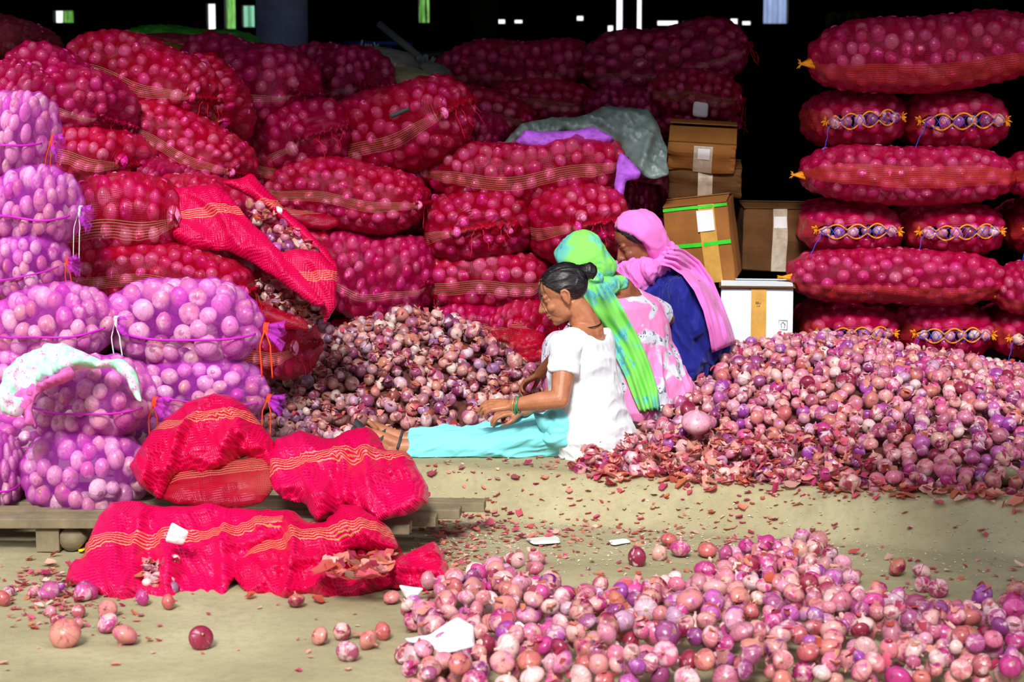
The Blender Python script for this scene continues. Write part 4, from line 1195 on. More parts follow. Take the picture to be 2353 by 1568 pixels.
# ------------------------------------------------------------------ cartons
M_CARD = plain('brown_cardboard', srgb(150, 96, 44), .8, .15, 8, .15, 40)
M_CARD_D = plain('aged_cardboard', srgb(96, 62, 30), .8, .2, 8, .15, 40)
M_CARD_W = plain('white_cardboard', srgb(222, 232, 242), .7, .05, 6)
M_TAPE = plain('clear_brown_tape', srgb(206, 158, 78), .25, .15, 20, spec=.6)
M_TAPE_G = plain('green_tape', srgb(60, 210, 50), .4, .15, 20)
M_TAPE_S = plain('shiny_packing_tape', srgb(196, 180, 160), .15, .25, 30, .3, 40, .8)
M_INK = plain('printed_ink', srgb(60, 56, 60), .8, .1)
def carton(px, py, Y, w, d, h, roll, pitch, yaw, mat, label, flapt=.3, tapes=(), name='cardboard_box', flap_open=.25, crush=.0, seed=0):
    """px,py = middle of the front face"""
    p = P(px, py, Y)
    M = Matrix.Translation(p) @ Matrix.Rotation(R_(roll), 4, 'Y') @ Matrix.Rotation(R_(pitch), 4, 'X') @ Matrix.Rotation(R_(yaw), 4, 'Z') @ Matrix.Translation((0, d / 2, 0))
    t = empty(name, M, label, 'box', 'cartons behind the women')
    bm = bmesh.new(); bmesh.ops.create_cube(bm, size=1); bmesh.ops.subdivide_edges(bm, edges=bm.edges[:], cuts=9, use_grid_fill=True)
    for q in bm.verts:
        x, y, z = q.co
        n = noise.noise(Vector((x * 2.3 + seed, y * 2.3, z * 2.3))) * crush
        edge = max(abs(x), abs(y), abs(z))
        bul = .02 * (1 - 4 * x * x) * (1 - 4 * z * z)
        q.co = Vector((x * w + n * .4 * (1 if abs(x) > .49 else 0), y * d + (n - bul * (1 if y < 0 else -1)) * (1 if abs(y) > .49 else 0), z * h + (n * .5 if abs(z) > .49 else 0)))
    bmesh.ops.bevel(bm, geom=[e for e in bm.edges if len(e.link_faces) == 2 and e.calc_face_angle(0) > 1.2], offset=.004, segments=2, affect='EDGES')
    me = bpy.data.meshes.new('box_body'); bm.to_mesh(me); bm.free()
    obj('box_body', me, mat, t)
    for sgn in (-1, 1):     # long top flaps meeting at the middle, slightly lifted
        mb = MB(); L = d / 2 * .99; a = flap_open * (1 if sgn > 0 else .6)
        Mx = Matrix.Translation((0, sgn * d / 2, h / 2 + .004)) @ Matrix.Rotation(-sgn * a * .5, 4, 'X')
        mb.box((0, 0, 0), (w * 1.0, L, .005), Matrix.Translation((0, -sgn * L / 2, 0)))
        mb.v = [tuple(Mx @ Vector(q)) for q in mb.v]
        obj('top_flap', mb.mesh('top_flap', False), mat, t)
    for (x0, z0, x1, z1, tm, nm) in tapes:   # strips on the front face, in fractions
        n = 8; v = []; vert = abs(z1 - z0) > abs(x1 - x0)
        pts = []
        for i in range(n + 1):
            for (a, b) in ((0, 0), (1, 1)):
                if vert: X = x0 + (x1 - x0) * a; Z = z0 + (z1 - z0) * i / n
                else: X = x0 + (x1 - x0) * i / n; Z = z0 + (z1 - z0) * a
                bul = .02 * (1 - 4 * X * X) * (1 - 4 * Z * Z)
                nn = noise.noise(Vector((X * 2.3 + seed, -.5 * 2.3, Z * 2.3))) * crush
                v.append((X * w, -d / 2 - abs(bul) - (.0075 if nm == 'shipping_label' else .004) + nn, Z * h))
        f = [(2 * i, 2 * i + 1, 2 * i + 3, 2 * i + 2) if vert else (2 * i, 2 * i + 2, 2 * i + 3, 2 * i + 1) for i in range(n)]
        v2 = [(a, b - .0015, c) for a, b, c in v]; m = len(v)
        f = f + [tuple(i + m for i in reversed(q)) for q in f]
        obj(nm, mesh_np(nm, v + v2, f, smooth=True), tm, t)
    return t
carton(1612, 362, 2.15, .33, .30, .15, 1, 20, -6, M_CARD, 'top brown carton with raised flap beside the tarpaulin', tapes=[(-.12, -.5, .16, .42, M_TAPE_S, 'tape'), (-.06, .0, .12, .36, M_PAPER, 'shipping_label')], flap_open=.5, crush=.02, seed=1)
carton(1620, 422, 2.2, .36, .30, .15, 0, 6, -4, M_CARD_D, 'second carton from the top, squashed under the one with the raised flap', tapes=[(-.1, -.5, .1, .5, M_TAPE_S, 'tape')], crush=.03, seed=2)
carton(1607, 562, 1.95, .31, .26, .385, -8, 4, -14, M_CARD, 'leaning brown carton with two bands of green tape', tapes=[(-.5, .455, .5, .49, M_TAPE_G, 'green_tape'), (-.5, -.02, .5, .03, M_TAPE_G, 'green_tape'), (.05, -.5, .30, .5, M_TAPE, 'tape'), (.02, .17, .28, .43, M_PAPER, 'shipping_label')], flap_open=.3, crush=.015, seed=3)
carton(1790, 552, 2.2, .36, .32, .31, 1, 2, 3, M_CARD_D, 'dark brown carton standing on the white one', tapes=[(-.1, -.5, .1, .5, M_TAPE_S, 'tape'), (-.09, .2, .09, .38, M_PAPER, 'shipping_label')], crush=.03, seed=4)
wb = carton(1738, 782, 1.75, .34, .34, .50, 0, 0, -6, M_CARD_W, 'white carton with brown tape strip and handling symbols, behind the onion heap', tapes=[(-.08, -.5, .13, .5, M_TAPE, 'tape')], crush=.0, seed=5)
carton(1600, 745, 2.1, .32, .32, .40, 0, 0, 0, M_CARD_D, 'carton hidden behind the veiled woman in blue, holding up the leaning one', crush=.01, seed=6)
mb = MB(); 
v = [(-.18, -.19, .252), (.18, -.19, .252), (.18, .17, .256), (-.18, .17, .256), (-.18, -.19, .257), (.18, -.19, .257), (.18, .17, .262), (-.18, .17, .262)]
mb.add(v, [(0, 1, 5, 4), (1, 2, 6, 5), (2, 3, 7, 6), (3, 0, 4, 7), (4, 5, 6, 7), (3, 2, 1, 0)]); obj('card_cover', mb.mesh('card_cover', False), M_CARD_D, wb)
# handling symbols printed on the white carton: three boxed marks
def strip(mb, p0, p1, r=.0011):
    mb.tube([p0, p1], r, 4)
mb = MB(); yy = -.17 - .0105; zc_ = .075
for k in range(3):
    x0 = .012 + k * .046; x1 = x0 + .040; z0 = zc_ - .022; z1 = zc_ + .022
    for a, b in (((x0, z0), (x1, z0)), ((x1, z0), (x1, z1)), ((x1, z1), (x0, z1)), ((x0, z1), (x0, z0))):
        strip(mb, (a[0], yy, a[1]), (b[0], yy, b[1]))
    xm = (x0 + x1) / 2
    if k == 2:
        for a, b in (((xm - .012, 0), (xm, .014)), ((xm, .014), (xm + .012, 0)), ((xm - .007, 0), (xm - .007, -.014)), ((xm + .007, 0), (xm + .007, -.014))):
            strip(mb, (a[0], yy, zc_ + a[1]), (b[0], yy, zc_ + b[1]))
    else:
        strip(mb, (xm, yy, zc_ - .016), (xm, yy, zc_ - .004))
        strip(mb, (xm - .008, yy, zc_ - .016), (xm + .008, yy, zc_ - .016))
        mb.tube([(xm - .009, yy, zc_ + .012), (xm - .006, yy, zc_ + .001), (xm, yy, zc_ - .004), (xm + .006, yy, zc_ + .001), (xm + .009, yy, zc_ + .012), (xm - .009, yy, zc_ + .012)], .0016, 4)
obj('handling_symbols', mb.mesh('handling_symbols', False), M_INK, wb, kind='stuff')
def text(name, body, size, mat, parent, M, label=None, cat=None, ext=.0004):
    c = bpy.data.curves.new(name, 'FONT'); c.body = body; c.size = size; c.extrude = ext; c.align_x = 'CENTER'
    o = bpy.data.objects.new('tmp', c); COL.objects.link(o)
    dg = bpy.context.evaluated_depsgraph_get(); me = bpy.data.meshes.new_from_object(o.evaluated_get(dg)); 
    bpy.data.objects.remove(o)
    me.materials.clear()
    q = obj(name, me, mat, parent, label, cat, kind=None); q.matrix_local = M; return q
text('tape_print', 'SSU', .016, M_INK, wb, Matrix.Translation((.006, -.187, .175)) @ Matrix.Rotation(PI / 2, 4, 'X'))
text('tape_print', '3-9', .012, M_INK, wb, Matrix.Translation((.006, -.187, .160)) @ Matrix.Rotation(PI / 2, 4, 'X'))

# ------------------------------------------------------------------ hall furniture at the back
M_PILLAR = plain('blue_grey_pillar', srgb(104, 116, 150), .9, .25, 5, .4, 30)
mb = MB(); c = P(648, 60, 4.3); mb.tube([(c.x, c.y, .0), (c.x, c.y, 4.7)], .155, 32)
struct('pillar', mb.mesh('pillar'), M_PILLAR)
c2 = P(1115, 60, 9.0); mb = MB(); mb.box((c2.x, c2.y, 2.35), (.22, .22, 4.7), bev=.02); struct('pillar', mb.mesh('pillar'), M_DARKWALL)
M_GUNNY = plain('jute_gunny', srgb(150, 146, 110), .95, .25, 20, .8, 260)
M_GUNNY2 = plain('grey_gunny', srgb(116, 118, 116), .95, .25, 20, .8, 260)
def gunny(px, py, w, h, Y, ang, mat, label):
    s_ = sc(Y); bm = bmesh.new(); bmesh.ops.create_icosphere(bm, subdivisions=5, radius=1)
    for q in bm.verts:
        x, y, z = q.co
        n = noise.noise(Vector((x * 1.5, y * 1.5, z * 1.5 + px))) * .12 + (1 - abs(noise.noise(Vector((x * 2 + px, y * 2, z * 5))))) * .06
        q.co = Vector((sg(x, .8) * w / s_ / 2 * (1 + n), sg(y, .8) * .25 * (1 + n), sg(z, .8) * h / s_ / 2 * (1 + n)))
    me = bpy.data.meshes.new('gunny_sack'); bm.to_mesh(me); bm.free(); me.polygons.foreach_set('use_smooth', [True] * len(me.polygons))
    r = empty('gunny_sack', Matrix.Translation(P(px, py, Y)) @ Matrix.Rotation(R_(ang), 4, 'Y'), label, 'sack', 'gunny sacks at the back')
    obj('sack_cloth', me, mat, r)
    mb = MB()
    for k in range(9):
        a = Vector((-w / s_ * .42 + k * .012, -.05, h / s_ * .40)); mb.tube([a, a + Vector((rng.uniform(-.02, .02), -.01, rng.uniform(.02, .05)))], .006, 6)
    obj('tied_ear', mb.mesh('tied_ear'), mat, r)
gunny(888, 160, 150, 92, 3.3, 10, M_GUNNY2, 'grey gunny sack beside the dark rounded sack, behind')
gunny(938, 205, 170, 92, 2.9, 6, M_GUNNY, 'pale jute gunny sack in front of the grey one')
gunny(990, 170, 90, 50, 3.5, 14, M_GUNNY2, 'small shadowed gunny sack right of the pale jute one')
M_DRUM = plain('dark_metal', srgb(40, 46, 50), .5, .3, 6, metal=.3)
dc = P(1120, 150, 6.2); mb = MB()
prof = [(.0, 0), (1.05, 0), (1.12, .05), (1.15, .55), (1.19, .58), (1.19, .62), (1.12, .62), (1.08, .56), (0, .5)]
tv, tf, tu = onion_template(48, prof); mb.add([(a[0], a[1], a[2]) for a in tv], [tuple(q) for q in tf])
t = empty('cart_tub', Vector((dc.x, dc.y + .8, 1.23)), 'wide dark round tub standing behind the gunny sacks', 'tub'); obj('tub', mb.mesh('tub'), M_DRUM, t)
mb = MB(); mb.box((0, 0, -.62), (1.4, 1.2, 1.22), bev=.02); obj('stand', mb.mesh('stand'), M_DARKWALL, t)
M_BLUE = plain('blue_painted_steel', srgb(30, 50, 130), .5, .2)
t = empty('handcart', P(860, 150, 4.6), 'blue tubular handcart frame between the pillar and the gunny sacks', 'cart')
def tube_child(nm, pts, r, mat, par, n=10):
    c = par.matrix_world.translation if par.matrix_world.translation.length else par.location
    mb = MB(); mb.tube([Vector(p) - par.location for p in pts], r, n); return obj(nm, mb.mesh(nm), mat, par)
tube_child('top_rail', [P(785, 100, 4.6), P(942, 100, 4.6)], .018, M_BLUE, t)
tube_child('post', [P(942, 98, 4.6), Vector((P(944, 330, 4.6).x, 4.6, 0))], .018, M_BLUE, t)
tube_child('post', [P(896, 98, 4.6), Vector((P(898, 330, 4.6).x, 4.6, 0))], .014, M_BLUE, t)
tube_child('post', [P(786, 98, 4.6), Vector((P(786, 330, 4.6).x, 4.6, 0))], .018, M_BLUE, t)
mb = MB(); a, b_ = P(872, 55, 4.2), P(1010, 170, 3.9); mb.tube([Vector((0, 0, 0)), b_ - a], .022, 10)
o = obj('wooden_pole', mb.mesh('wooden_pole'), plain('grey_pole', srgb(90, 96, 100), .8), None, 'slanting grey pole leaning behind the gunny sacks', 'pole'); o.location = a
# picture board high on the back wall
M_BOARD = cloth_mat('landscape_board', srgb(160, 176, 160), srgb(92, 104, 100), 5, .5, .6)
a = P(1893, 75, YB - .016); b_ = P(2011, 27, YB - .016)
t = empty('sign_board', (a + b_) / 2, 'pale picture board with dark tree strokes high in the gap left of the right stack', 'sign')
mb = MB(); mb.box((0, 0, 0), (b_.x - a.x, .03, b_.z - a.z)); obj('panel', mb.mesh('panel', False), M_BOARD, t)
mb = MB(); w_, h_ = (b_.x - a.x) / 2, (b_.z - a.z) / 2
for p0, p1 in (((-w_, -h_), (w_, -h_)), ((w_, -h_), (w_, h_)), ((w_, h_), (-w_, h_)), ((-w_, h_), (-w_, -h_))): mb.tube([(p0[0], -.02, p0[1]), (p1[0], -.02, p1[1])], .012, 6)
obj('frame', mb.mesh('frame', False), M_DARKWALL, t)
for x in (-.22, -.14, -.1):
    mb = MB(); mb.tube([(x, -.022, -h_), (x + .02, -.022, -.02), (x + .05, -.022, h_)], .009, 6); obj('painted_trunk', mb.mesh('painted_trunk'), M_DARKWALL, t)
paper([(1594, 233), (1629, 238), (1626, 271), (1591, 266)], lambda x, y: 2.92, 'white paper label on the rear purple-red sack above the top carton')
M_DKSTRIP = plain('dark_strip', srgb(50, 54, 56), .6)
sheet_obj('dark_strip', [(893, 264), (938, 246), (944, 254), (900, 273)], lambda x, y: 1.62, M_DKSTRIP, None, 'short dark strip lying on the back of the big tilted sack', 'strip', bulge=.006, fade=4, res=5, back=.03)

# ------------------------------------------------------------------ unseen panel added out of frame to cast shade on the right ledge
mb = MB(); mb.box((2.85, -3.55, 2.1), (3.9, 2.2, .03)); 
for x in (1.0, 2.85, 4.7): mb.box((x, -3.55, 2.06), (.04, 2.2, .05))
struct('shade_panel', mb.mesh('shade_panel', False), M_ROOF)

# ------------------------------------------------------------------ stray onions
def stray(px, py, dpx, label, z=0.0, group=None):
    g = G(px, py + dpx * .42, 0); g = Vector((g.x, g.y, ground_z(g.x, g.y)))
    s_ = sc(g.y); r = dpx / s_ / 2 / .98
    hue = None
    if group is None:
        hue = .40
        for k_, h_ in (('magenta', .08), ('pink', .12), ('pale', .70), ('two-toned', .97), ('ruddy', .98), ('dark', .985), ('soiled', .955), ('mould', .955), ('brown', .945), ('red onion', 1.0), ('tan', .22), ('copper', .41), ('trio', .60), ('leftmost', .99), ('nearest', .61), ('extreme', .97), ('middle', .21)):
            if k_ in label: hue = h_; 
            if k_ in label: break
    o = one_onion(g + Vector((0, 0, r * .86 + z)), r, label, group, hue=hue)
    return o
S1 = [(150, 1457, 72, 'large copper onion lying alone at the far left front'), (248, 1432, 52, 'magenta onion beside a lighter one at lower left'),
      (288, 1455, 60, 'pale onion just right of a pinkish purple one at lower left'), (462, 1466, 58, 'single two-toned onion with loose skin on bare ground, lower left'),
      (735, 1461, 46, 'leftmost onion of the small row before the empty nets'), (787, 1450, 46, 'brown-necked onion second in the small row before the empty nets'),
      (798, 1498, 54, 'onion lying nearest the camera in the small row before the nets'), (846, 1470, 52, 'coppery onion with upright neck in the small row'),
      (880, 1453, 44, 'rightmost onion of the small row before the nets'), (930, 1502, 56, 'grey-black soiled onion left of the crumpled white paper'),
      (900, 1371, 40, 'pink onion against the right net beside its white tag'), (681, 1380, 40, 'mouldy dark onion at the front hem of the right empty net'),
      (386, 1382, 40, 'onion resting on the front hem of the left flattened net'), (996, 1536, 64, 'coppery onion just below the crumpled white paper'),
      (1232, 1285, 42, 'small onion with torn skin alone in the middle of the lower ground'), (1464, 1280, 48, 'dark ruddy onion at left of the little row of five'),
      (1516, 1272, 38, 'small pale onion second in the little row of five'), (1563, 1262, 48, 'bright magenta onion in the little row of five'),
      (1537, 1238, 40, 'onion with pointed neck at the back of the little row'), (1625, 1262, 44, 'onion with papery neck at right of the little row'),
      (1950, 1200, 54, 'brown half-peeled onion on the foot of the ledge at right'), (2062, 1303, 46, 'dark onion alone in the shade on the right ground'),
      (2118, 1312, 44, 'rear onion of the shaded trio at the right'), (2120, 1344, 42, 'left onion of the shaded trio at the right'), (2156, 1352, 46, 'right onion of the shaded trio at the right'),
      (1690, 1178, 40, 'peeled pale onion among skins at the foot of the ledge'), (1784, 1322, 48, 'mouldy onion at the back left edge of the front spread'),
      (8, 1375, 40, 'onion cut by the left edge of the photo'), (2195, 1402, 50, 'tan onion at the back edge of the spread on the right'),
      (2282, 1420, 46, 'red onion near the right edge, behind the spread'), (2338, 1424, 54, 'onion at the extreme right behind the spread'),
      (2150, 1190, 1, None)]
for px, py, dp, lab in S1:
    if lab: stray(px, py, dp, lab)
for k, (px, py) in enumerate([(1808, 1252), (1842, 1232), (1880, 1240), (1838, 1262), (1872, 1258), (1905, 1272), (1815, 1282), (1858, 1288), (1893, 1300), (1935, 1295), (1925, 1325), (1900, 1345), (1960, 1325), (1780, 1260)]):
    stray(px, py, 46, 'onion in the tight cluster at the back of the front spread, right of centre', group='tight cluster at the back of the spread', z=.0)
for k in range(24):
    px, py = rng.normal(150, 70), rng.normal(1365, 32)
    if py > 1440 or px < 20: continue
    stray(px, py, rng.uniform(28, 46), 'small spilled onion among dry skins left of the flattened net', group='spilled onions left of the flattened net')
# the big pale onion in the right heap
p = P(1600, 972, -.02); one_onion(Vector((p.x, p.y, p.z)), .062, 'largest pale onion, sitting at the left of the bright heap behind the white shirt', R=Matrix.Rotation(.3, 4, 'X'), hue=.5)

# ------------------------------------------------------------------ dry skins on the ground
M_SCRAP = plain('dirty_paper', srgb(214, 214, 206), .8, .1, 20)
def ground_flakes(n, gen, size, lift=.004):
    pts = []
    while len(pts) < n:
        px, py = gen(); 
        if py < 1070: continue
        g = G(px, py, 0.0)
        for _ in range(4): g = G(px, py, ground_z(g.x, g.y))
        pts.append((g.x, g.y, ground_z(g.x, g.y) + lift))
    return np.array(pts)
def gen1(): return rng.uniform(980, 1950), rng.normal(1205, 38)
def gen2(): return rng.uniform(1000, 2350), rng.uniform(1085, 1400)
def gen3(): return rng.normal(140, 90), rng.normal(1365, 45)
def gen4(): return rng.uniform(0, 2353), rng.uniform(1290, 1560)
big = []
for gen, n in ((gen1, 78), (gen2, 24), (gen3, 34), (gen4, 14)):
    big += [tuple(p) for p in ground_flakes(n, gen, None, .010)]
FL = []
for k in range(10):
    me = peel_patches('onion_skin', np.array([[0, 0, 0]]), .5, (.014, .022)); me.materials.append(M_PEEL); FL.append(me)
for i, p in enumerate(big):
    o = obj('onion_skin', FL[i % 10], None, None, 'dry papery onion skin lying on the worn concrete ground', 'onion skin', 'dry skins littering the ground')
    s = rng.uniform(.7, 1.3); o.matrix_world = Matrix.Translation(p) @ Matrix.Rotation(rng.uniform(0, 6.28), 4, 'Z') @ Matrix.Rotation(rng.uniform(-.5, .5), 4, 'X') @ Matrix.Diagonal((s, s, s, 1))
sm = np.concatenate([ground_flakes(700, gen1, None), ground_flakes(300, gen2, None), ground_flakes(260, gen3, None), ground_flakes(120, gen4, None), ground_flakes(260, lambda: (rng.normal(1030, 60), rng.normal(1300, 50)), None)])
obj('skin_crumbs', peel_patches('skin_crumbs', sm, .7, (.005, .014)), M_PEEL, None, 'small crumbs of red onion skin scattered over the ground and ledge', 'onion skin', kind='stuff')
cr = ground_flakes(1500, lambda: (rng.uniform(950, 2353), rng.normal(1230, 45)), None, .002)
obj('pale_grit', peel_patches('pale_grit', cr, .4, (.002, .005)), M_SCRAP, None, 'pale grit and crumbs scattered along the foot of the ledge', 'grit', kind='stuff')
# skins along the front lip of the right heap
lip = []
for k in range(260):
    x = rng.uniform(.30, 2.5); y = edge_y(x) + rng.normal(.0, .03); lip.append((x, y, ground_z(x, y) + .012))
obj('skin_crumbs', peel_patches('skin_crumbs', np.array(lip), 1.2, (.012, .03)), M_PEEL, None, 'dry skins fallen along the front lip of the right heap', 'onion skin', kind='stuff')

# ------------------------------------------------------------------ scraps of paper
def gY(dz=0): return lambda x, y: G(x, y, dz).y
paper([(928, 1468), (985, 1462), (1030, 1430), (1052, 1418), (1090, 1440), (1092, 1490), (1050, 1500), (1005, 1505), (990, 1478), (945, 1478)], lean(1418, -2.20, 1505, -2.46), 'big crumpled white paper on the left of the front spread', name='crumpled_paper', bulge=.03, folds=[(.4, 14, .03, 1.4), (1.6, 25, .015, 1)], fade=14, back=.02)
paper([(1164, 1440), (1195, 1430), (1212, 1445), (1195, 1465), (1165, 1462)], lambda x, y: -2.28, 'small round white paper among the onions of the front spread', name='paper_scrap', back=.02)
paper([(1396, 1242), (1440, 1238), (1452, 1248), (1405, 1254)], gY(.006), 'flat white paper scrap alone on the lower ground, middle', name='paper_scrap')
paper([(1205, 1238), (1280, 1232), (1290, 1248), (1225, 1252)], gY(.006), 'dirty pale scrap beside the skins at the foot of the ledge', name='paper_scrap', mat=M_SCRAP)
paper([(915, 1345), (975, 1352), (945, 1390), (930, 1372)], lambda x, y: -1.60, 'white tag sticking out under the right empty net', name='paper_tag')
q = paper([(396, 1200), (434, 1222), (422, 1252), (380, 1246)], lambda x, y: -1.42, 'white paper label on the flattened empty net, with faint pink print', name='paper_tag')
M_PINKINK = plain('faint_pink_ink', srgb(236, 150, 180), .8)
text('label_print', 'puojmaju', .018, M_PINKINK, q, Matrix.Translation((-.002, -.035, .0)) @ Matrix.Rotation(R_(8), 4, 'Y') @ Matrix.Rotation(PI / 2, 4, 'X'))
paper([(633, 472), (650, 480), (647, 494), (636, 488)], lambda x, y: .42, 'tiny white tag on the right flap of the torn net', name='paper_tag')
M_BLUEP = plain('blue_wrapper', srgb(110, 150, 190), .5, .3, 40)
paper([(1405, 1072), (1455, 1074), (1462, 1082), (1420, 1084)], gY(.158), 'flat bluish wrapper on the lip of the ledge before the right heap', name='wrapper', mat=M_BLUEP)
M_YEL = plain('yellow_wrapper', srgb(240, 190, 40), .5)
paper([(178, 1262), (200, 1258), (196, 1268), (180, 1270)], gY(.01), 'tiny yellow wrapper beside the log under the left pallet', name='wrapper', mat=M_YEL)
o = sheet_obj('jute_rag', [(2268, 1085), (2295, 1070), (2330, 1078), (2352, 1095), (2345, 1110), (2300, 1118), (2275, 1108)], lambda x, y: -.58, M_GUNNY, None, 'scrap of jute cloth at the right end of the heap lip', 'cloth', bulge=.03, folds=[(.4, 20, .02, 1)], fade=14)
# ------------------------------------------------------------------ people
def smooth01(t): t = np.clip(t, 0, 1); return t * t * (3 - 2 * t)
class Body:
    """union of tapered rounded limbs and lofts, fused into one continuous surface"""
    def __init__(s): s.bm = bmesh.new()
    def _put(s, v, f):
        vs = [s.bm.verts.new(p) for p in v]
        for q in f:
            try: s.bm.faces.new([vs[i] for i in q])
            except ValueError: pass
    def ell(s, c, r, M=None, n=3):
        t = bmesh.new(); bmesh.ops.create_icosphere(t, subdivisions=n, radius=1)
        r = (r, r, r) if isinstance(r, (int, float)) else r
        c = Vector(c); t.verts.index_update()
        v = [c + ((M @ Vector((q.co.x * r[0], q.co.y * r[1], q.co.z * r[2]))) if M else Vector((q.co.x * r[0], q.co.y * r[1], q.co.z * r[2]))) for q in t.verts]
        s._put(v, [[a.index for a in f.verts] for f in t.faces]); t.free(); return s
    def limb(s, pts, rs, caps=(True, True), n=16):
        pts = [Vector(p) for p in pts]
        v, f = tube(pts, rs, n); s._put(v, f)
        for i, (p, r) in enumerate(zip(pts, rs)):
            if (i == 0 and not caps[0]) or (i == len(pts) - 1 and not caps[1]): continue
            s.ell(p, r, n=2)
        return s
    def loft(s, rings, n=28, p=.9):
        """rings: (centre, axis a, half a, axis b, half b)"""
        v = []
        for c, a, ra, b, rb in rings:
            for k in range(n):
                w = 2 * PI * k / n
                v.append(Vector(c) + Vector(a) * ra * math.copysign(abs(math.cos(w)) ** p, math.cos(w)) + Vector(b) * rb * math.copysign(abs(math.sin(w)) ** p, math.sin(w)))
        f = []
        for i in range(len(rings) - 1):
            for k in range(n): f.append((i * n + k, i * n + (k + 1) % n, (i + 1) * n + (k + 1) % n, (i + 1) * n + k))
        f.append(tuple(range(n - 1, -1, -1))); f.append(tuple((len(rings) - 1) * n + k for k in range(n)))
        s._put(v, f); return s
    def build(s, name, voxel=.004, smooth=4, origin=None):
        bmesh.ops.recalc_face_normals(s.bm, faces=s.bm.faces[:])
        me = bpy.data.meshes.new('tmp'); s.bm.to_mesh(me); s.bm.free()
        o = bpy.data.objects.new('tmp', me); COL.objects.link(o)
        m = o.modifiers.new('r', 'REMESH'); m.mode = 'VOXEL'; m.voxel_size = voxel; m.adaptivity = 0
        q = o.modifiers.new('s', 'SMOOTH'); q.iterations = smooth; q.factor = .5
        dg = bpy.context.evaluated_depsgraph_get()
        out = bpy.data.meshes.new_from_object(o.evaluated_get(dg)); out.name = name
        bpy.data.objects.remove(o); bpy.data.meshes.remove(me)
        out.polygons.foreach_set('use_smooth', np.ones(len(out.polygons), bool))
        return out
def mco(me):
    a = np.empty(len(me.vertices) * 3, np.float32); me.vertices.foreach_get('co', a); a = a.reshape(-1, 3)
    b = np.empty(len(me.vertices) * 3, np.float32); me.vertices.foreach_get('normal', b)
    return a.astype(float), b.reshape(-1, 3).astype(float)
def setco(me, a): me.vertices.foreach_set('co', a.astype(np.float32).ravel()); me.update()
def push(me, fn):
    """move along the normal by fn(points) metres"""
    a, n = mco(me); setco(me, a + n * fn(a)[:, None])
def wrinkle(me, amp, scl, axis=(0, 0, 1), stretch=3.0, seed=0, mask=None, sharp=1.4):
    a, n = mco(me); ax = Vector(axis).normalized(); out = np.zeros(len(a)); axn = np.array(ax)
    par = a @ axn; q = a + np.outer(par * (1 / stretch - 1), axn) if stretch > 0 else a
    q = q * scl
    for i in range(len(a)):
        p = Vector(q[i]); w = noise.noise(p * .5 + Vector((seed, 3, 1))) * .8
        out[i] = (1 - min(1, abs(noise.noise(p + Vector((w, w, w + seed)))) * 2.2)) ** sharp
    d = (out - .35) * amp
    if mask is not None: d *= mask(a)
    setco(me, a + n * d[:, None])
def frame(f, roll=0.0):
    """head frame: columns forward, left, up from the forward vector"""
    f = Vector(f).normalized(); l = Vector((0, 0, 1)).cross(f).normalized(); u = f.cross(l)
    M = Matrix((f, l, u)).transposed(); return M @ Matrix.Rotation(roll, 3, 'X')
def rel(me, parent_loc):
    a, _ = mco(me); setco(me, a - np.array(parent_loc)); return me

def skin_mat(name, col, dark):
    m, nt, b = new_mat(name)
    tc = nd(nt, 'ShaderNodeTexCoord').outputs['Object']
    f = noise_n(nt, tc, 14, 4, .6)
    nt.links.new(ramp(nt, f, [(.3, dark), (.65, col)]), b.inputs['Base Color'])
    b.inputs['Roughness'].default_value = .42; b.inputs['Specular IOR Level'].default_value = .45
    b.inputs['Subsurface Weight'].default_value = .08; b.inputs['Subsurface Radius'].default_value = (.01, .004, .002)
    nt.links.new(bump(nt, noise_n(nt, tc, 90, 4, .65), .25, .003), b.inputs['Normal'])
    return m
M_SKIN1 = skin_mat('warm_brown_skin', srgb(192, 128, 92), srgb(160, 98, 68))
M_SKIN2 = skin_mat('brown_skin', srgb(150, 92, 62), srgb(120, 70, 48))
def hair_mat():
    m, nt, b = new_mat('black_hair')
    tc = nd(nt, 'ShaderNodeTexCoord').outputs['Object']
    mp = nd(nt, 'ShaderNodeMapping'); mp.inputs['Scale'].default_value = (30, 30, 170); nt.links.new(tc, mp.inputs[0])
    f = noise_n(nt, mp.outputs[0], 1.6, 3, .6)
    nt.links.new(ramp(nt, f, [(.35, srgb(10, 10, 14)), (.62, srgb(34, 30, 34)), (.75, srgb(96, 88, 84))]), b.inputs['Base Color'])
    b.inputs['Roughness'].default_value = .38
    nt.links.new(bump(nt, f, .6, .003), b.inputs['Normal']); return m
M_HAIR = hair_mat()
def fabric(name, col, var=.06, rough=.85, weave=500):
    m, nt, b = new_mat(name)
    tc = nd(nt, 'ShaderNodeTexCoord').outputs['Object']
    f = noise_n(nt, tc, 10, 4, .6)
    nt.links.new(ramp(nt, f, [(.3, tuple(c * (1 - var) for c in col)), (.7, tuple(min(1, c * (1 + var)) for c in col))]), b.inputs['Base Color'])
    b.inputs['Roughness'].default_value = rough; b.inputs['Specular IOR Level'].default_value = .2
    b.inputs['Sheen Weight'].default_value = .15
    nt.links.new(bump(nt, noise_n(nt, tc, weave, 2, .5), .15, .0008), b.inputs['Normal']); return m
M_WHITE = fabric('white_cotton', srgb(232, 240, 246), .02)
M_AQUA = fabric('aqua_trousers', srgb(128, 224, 232), .06)
M_BLUE_D = fabric('royal_blue_dress', srgb(22, 30, 128), .2, .7)
M_PINKV = fabric('pink_veil', srgb(232, 124, 208), .08)
M_GREENV = cloth_mat('green_veil', srgb(128, 214, 96), srgb(96, 190, 190), 9, .52, .8, srgb(70, 130, 200), soft=3)
M_FLORAL = cloth_mat('pink_floral_dress', srgb(240, 140, 200), srgb(210, 216, 230), 9, .56, .85, srgb(70, 84, 110), soft=9)
